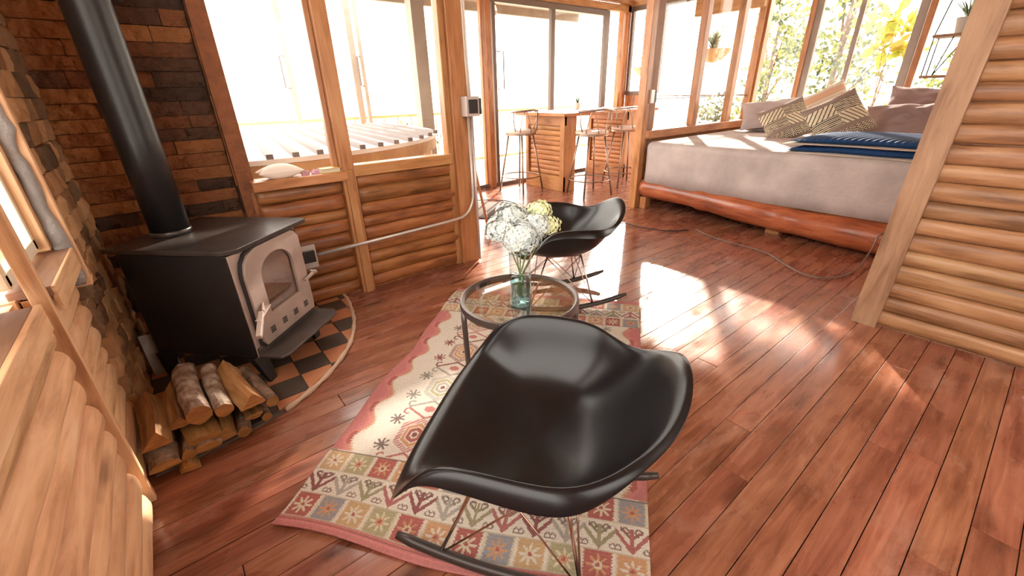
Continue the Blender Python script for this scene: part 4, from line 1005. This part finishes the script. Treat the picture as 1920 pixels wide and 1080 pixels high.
H(MB().box((.79, WY - .015, SZ + .002), (.115, .075, .004)).box((.79, WY - .015, SZ + .024), (.115, .075, .004)), 'cover', BOOKY, bk); H(MB().box((.79, WY - .013, SZ + .013), (.108, .068, .018)), 'pages', PAPER, bk)

# ---- chalkboard sign, mat, cable behind the post
sg = thing('chalkboard_sign', (2.33, 3.48, 0), 'wooden-framed chalkboard sign leaning behind the tall post', 'sign', None, math.radians(238))
def SGP(x, z): return V(x, .10 - .12 * z / .68, z)
f = MB(); f.bar(SGP(-.20, 0), SGP(-.20, .68), .025, .035, (1, 0, 0)); f.bar(SGP(.20, 0), SGP(.20, .68), .025, .035, (1, 0, 0)); f.bar(SGP(-.2, .66), SGP(.2, .66), .025, .035); f.bar(SGP(-.2, .14), SGP(.2, .14), .025, .05)
f.bar(V(-.16, -.16, 0), V(-.16, -.02, .66), .02, .03, (1, 0, 0)); f.bar(V(.16, -.16, 0), V(.16, -.02, .66), .02, .03, (1, 0, 0))
f.build('frame', W_ORG, sg, bevel=.003)
b_ = MB(); Q = [SGP(-.185, .15), SGP(.185, .15), SGP(.185, .65), SGP(-.185, .65)]; b_.add(Q + [q + V(0, -.006, 0) for q in Q], [(0, 1, 2, 3), (7, 6, 5, 4), (0, 4, 5, 1), (1, 5, 6, 2), (2, 6, 7, 3), (3, 7, 4, 0)]); bo = b_.build('board', BOARD, sg)
for k in range(6):
    zc_ = .20 + k * .075
    for xo in (-.12, .12):
        MB().tube([SGP(xo + .022 * math.cos(a), zc_ + .022 * math.sin(a)) + V(0, .004, 0) for a in [q * .7 for q in range(8)]], .003, 4).build('chalk_scroll', CHALK, bo)
mt_ = MB(); mt_.lathe([(.0001, .0), (.36, 0), (.375, .006), (.36, .012), (.0001, .012)], seg=40); o = mt_.build('door_mat', MATB, None, smooth='auto'); o.location = (2.85, 4.0, .001); tag(o, 'round dark mat on the floor inside the glass door', 'mat')
cp = catmull([(2.62, 4.35, .012), (2.95, 4.5, .012), (3.25, 4.2, .012), (3.2, 3.7, .012), (3.3, 3.1, .012), (3.5, 2.594, .012), (3.513, 2.376, .012), (3.594, 2.13, .012), (3.76, 2.0, .012)])
o = MB().tube(cp, .006, 6).build('power_cable', BLKP, None, smooth=True); tag(o, 'dark cable running over the floor from the nook to the bed', 'cable')
cp = catmull([(3.85, 1.98, .01), (3.75, 1.80, .011), (3.70, 1.60, .01), (3.687, 1.42, .01), (3.643, 1.229, .01), (3.50, 1.05, .01), (3.40, .90, .01), (3.40, .77, .012), (3.55, .69, .014), (3.78, .665, .02), (3.98, .66, .10), (4.03, .655, .20), (4.07, .64, .225)])
o = MB().tube(cp, .0055, 6).build('power_cable', simple('grey_cable', (.16, .12, .10), .35), None, smooth=True); tag(o, 'looping grey cable from the floor up to the plug beside the right post', 'cable')
o = MB().box((4.085, .61, .222), (.04, .055, .05)).build('plug_socket', BLKP, None, bevel=.008); tag(o, 'black plug at the end of the bed log by the right post', 'plug')

# ---- bed: log rail, mattress with bedspread
bed = thing('bed', (5.2, 1.7, 0), 'large platform bed with a thick red log rail and greige bedspread', 'bed')
rr = random.Random(8); P = []; Rr = []
for i in range(46):
    t_ = i / 45; y_ = 2.885 - 2.45 * t_; P.append((4.235 + .012 * math.sin(t_ * 9) - .02 * t_, y_, .232 - .092 * t_ + .008 * math.sin(t_ * 7))); bump_ = .016 * math.exp(-((t_ - .30) / .025) ** 2) + .012 * math.exp(-((t_ - .62) / .03) ** 2)
    Rr.append((.098 + .034 * t_ + bump_ + .006 * math.sin(t_ * 17)) * (1 if 0 < i < 45 else .9))
P = [(P[0][0], P[0][1] + .012, P[0][2])] + P; Rr = [Rr[0] * .75] + Rr
lg = MB(); lg.tube(P, Rr, 28); H(lg, 'log_rail', W_BED, bed, smooth=True)
H(MB().box((4.24, 2.84, .065), (.10, .08, .13)), 'rail_block', W_ORG, bed, bevel=.004); H(MB().box((4.30, 1.45, .05), (.10, .12, .10)), 'rail_block', W_ORG, bed, bevel=.004)
H(MB().box((5.35, 1.70, .20), (1.95, 2.2, .10)), 'platform', SHADOWGAP, bed)
# mattress as a rounded slab with gentle waves
def slab(x0, x1, y0, y1, z0, z1, r, nx=46, ny=46, wav=.006, seed=1):
    """rounded box built as superellipsoid-like grid: top, sides"""
    vs = []; rings = []; prof = [(0, z0), (0, z0 + (z1 - z0) * .3), (0, z0 + (z1 - z0) * .6), (0, z1 - r)]
    for k in range(1, 6): a = math.pi / 2 * k / 5; prof.append((r * (1 - math.cos(a)), z1 - r + r * math.sin(a)))
    def loop(ins, z, m=160):
        out = []; X0, X1, Y0, Y1 = x0 + ins, x1 - ins, y0 + ins, y1 - ins; rc = max(.02, r * 1.3 - ins)
        cs = [(X1 - rc, Y1 - rc, 0), (X0 + rc, Y1 - rc, 90), (X0 + rc, Y0 + rc, 180), (X1 - rc, Y0 + rc, 270)]
        q = m // 4
        for ci, (cx, cy, a0) in enumerate(cs):
            for k in range(8):
                a = math.radians(a0 + 90 * k / 8); out.append((cx + rc * math.cos(a), cy + rc * math.sin(a)))
            nx_, ny_, na = cs[(ci + 1) % 4]; a = math.radians(a0 + 90); sx, sy = cx + rc * math.cos(a), cy + rc * math.sin(a)
            ex, ey = nx_ + rc * math.cos(math.radians(na)), ny_ + rc * math.sin(math.radians(na))
            for k in range(q - 8): t_ = k / (q - 8); out.append((sx + (ex - sx) * t_, sy + (ey - sy) * t_))
        return [V(x, y_, z) for x, y_ in out]
    L_ = [loop(i_, z) for i_, z in prof]; m = len(L_[0]); cxm, cym = (x0 + x1) / 2, (y0 + y1) / 2
    top = L_[-1]
    for s in (.97, .9, .8, .66, .5, .33, .16): L_.append([V(cxm + (p.x - cxm) * s, cym + (p.y - cym) * s, z1) for p in top])
    for ring in L_:
        for p in ring:
            q = V(p.x - cxm, p.y - cym, 0).normalized(); w_ = mnoise.noise(V(p.x * 3, p.y * 3, p.z * 5 + seed)) * wav
            if p.z < z1 - .001: p += q * w_ * 1.5
            else: p.z += w_
    vs = [p for ring in L_ for p in ring]; vs.append(V(cxm, cym, z1)); fs = []
    for i in range(len(L_) - 1):
        for k in range(m): k2 = (k + 1) % m; fs.append((i * m + k, i * m + k2, (i + 1) * m + k2, (i + 1) * m + k))
    for k in range(m): fs.append(((len(L_) - 1) * m + k, (len(L_) - 1) * m + (k + 1) % m, len(vs) - 1))
    fs.append(tuple(range(m))[::-1]); return vs, fs
vs, fs = slab(4.165, 6.35, .40, 2.875, .285, .735, .07); H(MB().add(vs, fs), 'mattress', SHEET, bed, smooth=True)
H(MB().box((6.55, 1.2, .55), (.08, 2.6, .85)), 'headboard', PINKC, bed, bevel=.01)
# ---- pillows
def pat(x, y):
    """woven stripe pattern: bands across the height"""
    dark_ = (.06, .05, .045); cr = (.66, .58, .42); tau = (.26, .20, .17); v = y + .5; u = x + .5
    if v > .82: return tau
    if v < .30:
        if v < .22 and v > .06: return cr if ((math.sin(u * 110) * math.sin(v * 150)) > .1) else (.10, .08, .07)
        return tau
    block = int(u * 2) % 2
    if .30 <= v < .56:
        if block == 0: return dark_ if (v * 26) % 1 < .5 else cr
        return cr if abs(math.sin(u * 38 + v * 26)) > .42 else dark_
    if block == 1: return dark_ if (v * 26) % 1 < .5 else cr
    return cr if abs(math.sin(u * 34 - v * 30)) > .42 else dark_
PATM = vcol_mat('woven_stripe', .95, .5, 300)
def put(o, loc, rot, lab, grp='pillows on the bed'):
    o.location = loc; o.rotation_euler = rot; tag(o, lab, 'pillow', grp)
def lean(tilt, az, roll):
    """pillow plane leaning: normal towards az, tilted back, rolled in its plane"""
    n = V(math.cos(az) * math.sin(tilt), math.sin(az) * math.sin(tilt), math.cos(tilt)); s = V(-math.sin(az), math.cos(az), 0); u_ = n.cross(s)
    c_, s_ = math.cos(roll), math.sin(roll); x = s * c_ + u_ * s_; y_ = -s * s_ + u_ * c_
    return Matrix((x, y_, n)).transposed().to_euler()
AZ = math.radians(200)
PX = 5.55
put(cushion('pillow', .48, .48, .15, PATM, pat, n=110, pinch=.08), (5.50, 2.00, .89), lean(math.radians(52), AZ, math.radians(28)), 'black and cream striped pillow lying furthest left on the bed')
put(cushion('pillow', .50, .50, .15, PATM, pat, n=110, pinch=.08), (5.42, 1.50, .93), lean(math.radians(58), AZ, math.radians(32)), 'black and cream striped pillow in the middle of the pillow pile')
def pat2(x, y):
    v = y + .5; return (.62, .40, .28) if .72 < v < .86 or .1 < v < .2 else ((.66, .60, .50) if (v * 14) % 1 > .25 else (.50, .36, .26))
put(cushion('pillow', .46, .46, .14, PATM, pat2, n=60, pinch=.08), (5.95, 1.78, 1.02), lean(math.radians(66), AZ, math.radians(30)), 'sand and terracotta banded pillow propped behind the two striped ones')
put(cushion('pillow', .62, .42, .16, GREYC, crease=.4, seed=2), (6.0, 2.40, .94), lean(math.radians(48), AZ, math.radians(8)), 'lilac-grey pillow behind the leftmost striped pillow')
put(cushion('pillow', .60, .42, .13, GREYC, crease=.4, seed=9), (6.12, 2.42, .82), lean(math.radians(14), AZ, math.radians(0)), 'lilac-grey pillow lying flat under the left pillow pile')
put(cushion('pillow', .66, .46, .17, MAUVE, crease=.5, seed=4), (5.72, 1.02, .90), lean(math.radians(44), math.radians(190), math.radians(4)), 'mauve-brown pillow at the right of the pile, in front')
put(cushion('pillow', .68, .46, .17, MAUVE, crease=.5, seed=6), (6.10, .98, 1.02), lean(math.radians(52), math.radians(190), math.radians(-6)), 'mauve-brown pillow at the right of the pile, behind its twin')
# ---- folded navy blanket
bl = thing('folded_blanket', (4.8, 1.0, .735), 'folded navy ribbed blanket with cream trim on the bed edge', 'blanket')
def blanket_layer(x0, x1, y0, y1, z0, z1, rib, seed):
    nx, ny = 60, 200; vs = []
    def edge(t_): return max(0., min(1., 1 - abs(t_) ** 7)) ** .5
    for sg in (1, -1):
        for j in range(ny + 1):
            for i in range(nx + 1):
                a = -1 + 2 * i / nx; b_ = -1 + 2 * j / ny; x = (x0 + x1) / 2 + a * (x1 - x0) / 2; y_ = (y0 + y1) / 2 + b_ * (y1 - y0) / 2
                fade = .35 + .65 * min(1, (1 - b_) * 1.6) ** .6
                h = (z1 - z0) / 2 * edge(a) * edge(b_) * fade; zc_ = z0 + (z1 - z0) / 2 * fade
                z = zc_ + sg * h + (rib * math.sin((y_ + x * .35) * 2 * math.pi / .045) if sg > 0 else 0) * edge(a) * edge(b_)
                x += .012 * math.sin(b_ * 6 + seed); vs.append(V(x, y_, z))
    m = (nx + 1) * (ny + 1); fs = []
    for j in range(ny):
        for i in range(nx):
            a = j * (nx + 1) + i; fs.append((a, a + 1, a + nx + 2, a + nx + 1)); fs.append((m + a, m + a + nx + 1, m + a + nx + 2, m + a + 1))
    mb = MB(); mb.v = [tuple(v) for v in vs]; mb.f = fs; mb.uv = [[(0, 0), (1, 0), (1, 1), (0, 1)]] * len(fs); mb.r = [.5] * len(fs); mb.mi = [0] * len(fs); return mb
H(blanket_layer(4.24, 4.95, .42, 1.50, .735, .80, .004, 0), 'lower_fold', NAVY, bl, smooth=True)
H(blanket_layer(4.21, 4.97, .42, 1.53, .797, .813, .0, 1), 'cream_trim', CREAM, bl, smooth=True)
H(blanket_layer(4.24, 4.97, .42, 1.49, .808, .868, .007, 2), 'upper_fold', NAVY, bl, smooth=True)
H(blanket_layer(4.19, 4.97, .42, 1.60, .726, .744, .0, 3), 'fringe', CREAM, bl, smooth=True)

# ================================================================== OUTSIDE
struct(MB().box((4, 26, -.75), (90, 60, .1)).box((37, 0, -.76), (50, 60, .1)).build('ground', GROUND))
dk = MB(); y_ = 5.16
while y_ < 7.6: dk.box((2.5, y_, -.05), (9.5, .105, .04), grain=0); y_ += .11
y_ = 2.92
while y_ < 5.1: dk.box((.55, y_, -.05), (2.45, .105, .04), grain=0); y_ += .11
struct(dk.build('deck', DECK))
# railing
rl = thing('deck_railing', (5, 7.4, -.03), 'thin metal railing along the outer deck edge beyond the sliding door', 'railing')
H(MB().box((4.6, 7.4, .93), (7.6, .05, .04)).box((4.6, 7.4, .05), (7.6, .04, .04)), 'rail', W_TUB, rl)
x = .9
while x < 8.4:
    H(MB().box((x, 7.4, .47), (.014, .014, .9)), 'baluster', GREYF, rl); x += .25
# hot tub
tub = thing('hot_tub', (.62, 5.05, -.03), 'round wooden hot tub with slatted cover outside the large window', 'hot tub')
TC = V(.62, 5.05, 0); TR = 1.86
sv = MB(); ns = 110
for k in range(ns):
    a0, a1 = 6.2832 * k / ns, 6.2832 * (k + .94) / ns; P = []
    for rr_ in (TR - .05, TR): P += [(TC.x + rr_ * math.cos(a0), TC.y + rr_ * math.sin(a0)), (TC.x + rr_ * math.cos(a1), TC.y + rr_ * math.sin(a1))]
    sv.prism([P[0], P[2], P[3], P[1]], -.03, .855)
H(sv, 'stave_wall', W_TUB, tub)
hp = MB(); hp.lathe([(TR + .001, .77), (TR + .05, .77), (TR + .05, .865), (TR + .001, .865)], (TC.x, TC.y, 0), 96, closed=True); H(hp, 'rim', W_TUB, tub, smooth='auto')
cv = MB(); cv.lathe([(.0001, .868), (TR + .06, .868), (TR + .06, .90), (.0001, .90)], (TC.x, TC.y, 0), 96); H(cv, 'cover', WHITEM, tub, smooth='auto')
ba = math.radians(83); bd = V(math.cos(ba), math.sin(ba), 0); bn = V(-bd.y, bd.x, 0)
for k in range(-11, 12):
    off = k * .155; hl = math.sqrt(max(0, (TR + .06) ** 2 - off * off))
    if hl < .25: continue
    a = TC + bn * off - bd * hl; b_ = TC + bn * off + bd * hl; H(MB().bar(a + V(0, 0, .915), b_ + V(0, 0, .915), .042, .030), 'cover_slat', DARKB, tub)
# outdoor enclosure posts and sliding frames beyond the tub
EY = 7.12
def outpost(x, y_, wx, wy, z1, nm, lab, mat, cat='post'):
    o = MB().box((0, 0, z1 / 2), (wx, wy, z1)).build(nm, mat, None, bevel=.004); o.location = (x, y_, -.03); tag(o, lab, cat); return o
p1 = thing('sliding_frame', (1.74, EY, -.03), 'grey sliding window stile with handle, left one beyond the hot tub', 'window frame', 'sliding frames beyond the hot tub')
H(MB().box((1.74, EY, 1.5), (.07, .05, 3.1)), 'stile', GREYF, p1); H(MB().tube([(1.70, EY - .03, 1.38), (1.64, EY - .05, 1.38), (1.64, EY - .05, 1.78), (1.70, EY - .03, 1.78)], .012, 8), 'handle', DARKF, p1)
p2 = thing('sliding_frame', (2.73, EY, -.03), 'grey sliding window stile with handle, right one beyond the hot tub', 'window frame', 'sliding frames beyond the hot tub')
H(MB().box((2.68, EY, 1.5), (.09, .05, 3.1)).box((2.79, EY - .04, 1.5), (.05, .04, 3.1)), 'stile', GREYF, p2); H(MB().tube([(2.76, EY - .06, 1.40), (2.71, EY - .08, 1.40), (2.71, EY - .08, 1.80), (2.76, EY - .06, 1.80)], .012, 8), 'handle', DARKF, p2)
outpost(2.78, 5.22, .17, .14, 2.66, 'porch_post', 'thick weathered grey post right of the hot tub', GREYF)
bm = MB().box((0, 0, 0), (2.9, .14, .12)).build('porch_beam', GREYF, None); bm.location = (2.1, 5.3, 2.34 + .33); tag(bm, 'grey eave beam above the hot tub, top of the windows', 'beam')
ev = thing('eave', (4.6, 5.75, 2.45), 'dark wooden eave outside above the sliding door', 'eave')
H(MB().box((4.4, 5.7, 2.50), (4.2, .9, .04)).box((4.4, 6.15, 2.44), (4.2, .06, .14)), 'soffit', GREYF, ev)
lb_ = thing('light_bulb', (4.35, 5.75, 2.33), 'clear festoon bulb hanging under the eave outside the door', 'light bulb')
H(MB().tube([(4.35, 5.75, 2.48), (4.35, 5.75, 2.40)], .012, 8), 'socket', BLKP, lb_); H(MB().lathe([(.0001, 2.27), (.025, 2.285), (.035, 2.32), (.028, 2.36), (.014, 2.40)], (4.35, 5.75, 0), 16), 'glass_bulb', simple('bulb_glass', (.8, .75, .68), .1, trans=.6), lb_, smooth=True)
# hanging baskets
def hang_basket(loc, r, lab, seed, nm='hanging_basket', h=.9):
    h = 2.72 - loc[2]
    rt = thing(nm, loc, lab, 'hanging planter', 'hanging planters outside')
    mb = MB(); mb.lathe([(.0001, -r * .75), (r * .55, -r * .62), (r * .9, -r * .2), (r, 0), (r * .92, 0), (r * .8, -r * .2), (.0001, -r * .5)], seg=24); mb.build('basket', simple('wicker', (.42, .27, .15), .9, bump=1, bscale=40, var=.3), rt, smooth='auto')
    cw = MB()
    for k in range(3): a = 2.09 * k; cw.tube([(math.cos(a) * r, math.sin(a) * r, 0), (0, 0, h)], .008, 5)
    cw.build('hanging_cord', GREYF, rt); rosette(rt, 60, r * 1.5, r * .07, seed, LEAFD, 1.3, 0, 'foliage'); return rt
hang_basket((7.68, 4.15, 1.83), .27, 'wicker hanging basket with plant seen through the bed-side window', 3)
hang_basket((7.35, 5.25, 1.62), .20, 'wicker hanging basket with plant seen through the small corner window', 5)
# hanging lantern-like bird feeder and pot near the head of the bed
lf = thing('hanging_shelf', (5.6, .84, 1.30), 'black wire hanging shelf with two wooden boards right of the bed window', 'hanging shelf')
for z in (1.295, 1.61): H(MB().box((5.6, .86, z), (.24, .28, .022)), 'board', W_POST, lf, bevel=.002)
fw = MB()
for (x, y_) in ((5.5, .99), (5.7, .99), (5.5, .73), (5.7, .73)): fw.tube([(x, y_, 1.28), (x, y_, 1.62)], .005, 6)
for (x, y_) in ((5.5, .99), (5.7, .73)): fw.tube([(x, y_, 1.62), (5.6, .86, 2.67)], .005, 6)
fw.tube([(5.5, .92, 1.30), (5.5, .86, 1.62)], .005, 6); fw.tube([(5.5, .92, 1.30), (5.5, .78, 1.60)], .005, 6)
H(fw, 'wire_frame', BLKP, lf, smooth=True)
pt = thing('potted_plant', (5.6, .83, 1.621), 'grey pot with trailing twigs on top of the wire hanging shelf', 'plant'); pot(pt, .075, .12, simple('grey_pot', (.42, .38, .34), .7)); rosette(pt, 26, .26, .008, 12, LEAFD, 1.1, .1)

# ---- trees and shrubs
def tree(loc, hgt, rad, n, ls, seed, mat, lab, name='tree', grp='trees and shrubs outside', zlow=.2, trunk=.05, cat='tree'):
    rt = thing(name, loc, lab, cat, grp); rr = random.Random(seed); mb = MB(); cl_ = []
    for i in range(max(5, n // 45)):
        a = rr.uniform(0, 6.28); z = rr.uniform(zlow, 1) * hgt; q = rad * math.sqrt(rr.random()) * (1.15 - .75 * z / hgt); cl_.append(V(math.cos(a) * q, math.sin(a) * q, z))
    for i in range(n):
        c_ = rr.choice(cl_); p = c_ + V(rr.gauss(0, 1), rr.gauss(0, 1), rr.gauss(0, .8)) * rad * .17
        d_ = V(rr.gauss(0, 1), rr.gauss(0, 1), rr.gauss(0, 1)).normalized(); s = d_.cross(V(rr.gauss(0, 1), rr.gauss(0, 1), rr.gauss(0, 1))).normalized(); l = ls * rr.uniform(.6, 1.3)
        mb.add([p, p + d_ * l * .5 + s * l * .25, p + d_ * l, p + d_ * l * .5 - s * l * .25], [(0, 1, 2, 3)], None, rr.random())
    mb.build('foliage', mat, rt)
    tk = MB(); tk.tube([(0, 0, 0), (.05, .03, hgt * .4), (0, 0, hgt * .85)], [trunk, trunk * .7, trunk * .2], 8)
    for c_ in cl_[:7]: tk.tube([(0, 0, c_.z * .6), (c_.x * .6, c_.y * .6, c_.z * .85), tuple(c_)], [trunk * .35, trunk * .2, trunk * .08], 5)
    tk.build('trunk', W_BARK, rt, smooth=True); return rt
tree((13.5, 5.6, -.7), 4.3, 1.0, 1500, .16, 21, LEAF, 'tall conifer-like tree with a yellow-green top, left in the bed window', trunk=.10)
tree((12.2, 3.7, -.7), 4.6, 1.3, 2000, .15, 22, LEAF, 'pale bushy tree between the second and third bed-window posts', trunk=.09)
tree((13.4, 1.6, -.7), 2.9, .9, 1000, .13, 23, LEAF, 'low pale shrub behind the two mauve pillows', 'shrub', cat='shrub')
tree((9.3, 2.15, -.7), 3.1, .50, 120, .24, 24, LEAFY, 'sparse plant with bright yellow leaves outside the bed window', 'yellow_shrub', cat='shrub', trunk=.025)
tree((11.0, .5, -.7), 3.2, .85, 900, .12, 25, LEAF, 'leafy shrub behind the wire hanging shelf', 'shrub', cat='shrub')
tree((9.2, .95, -.7), 2.8, .4, 160, .20, 29, LEAFY, 'yellow-leaved plant low behind the wire hanging shelf', 'yellow_shrub', cat='shrub', trunk=.02)
tree((8.2, 4.2, -.7), 1.75, .8, 900, .10, 26, LEAFD, 'low grey-green shrub outside the glass left of the bed', 'shrub', cat='shrub')
tree((4.0, 8.3, -.7), 1.3, .6, 420, .10, 27, LEAF, 'yellow-green shrub beyond the railing behind the left bar stool', 'shrub', cat='shrub')
tree((3.3, 6.1, -.03), .75, .35, 400, .06, 28, LEAFD, 'small green shrub on the deck right of the thick grey post', 'shrub', cat='shrub', trunk=.015)
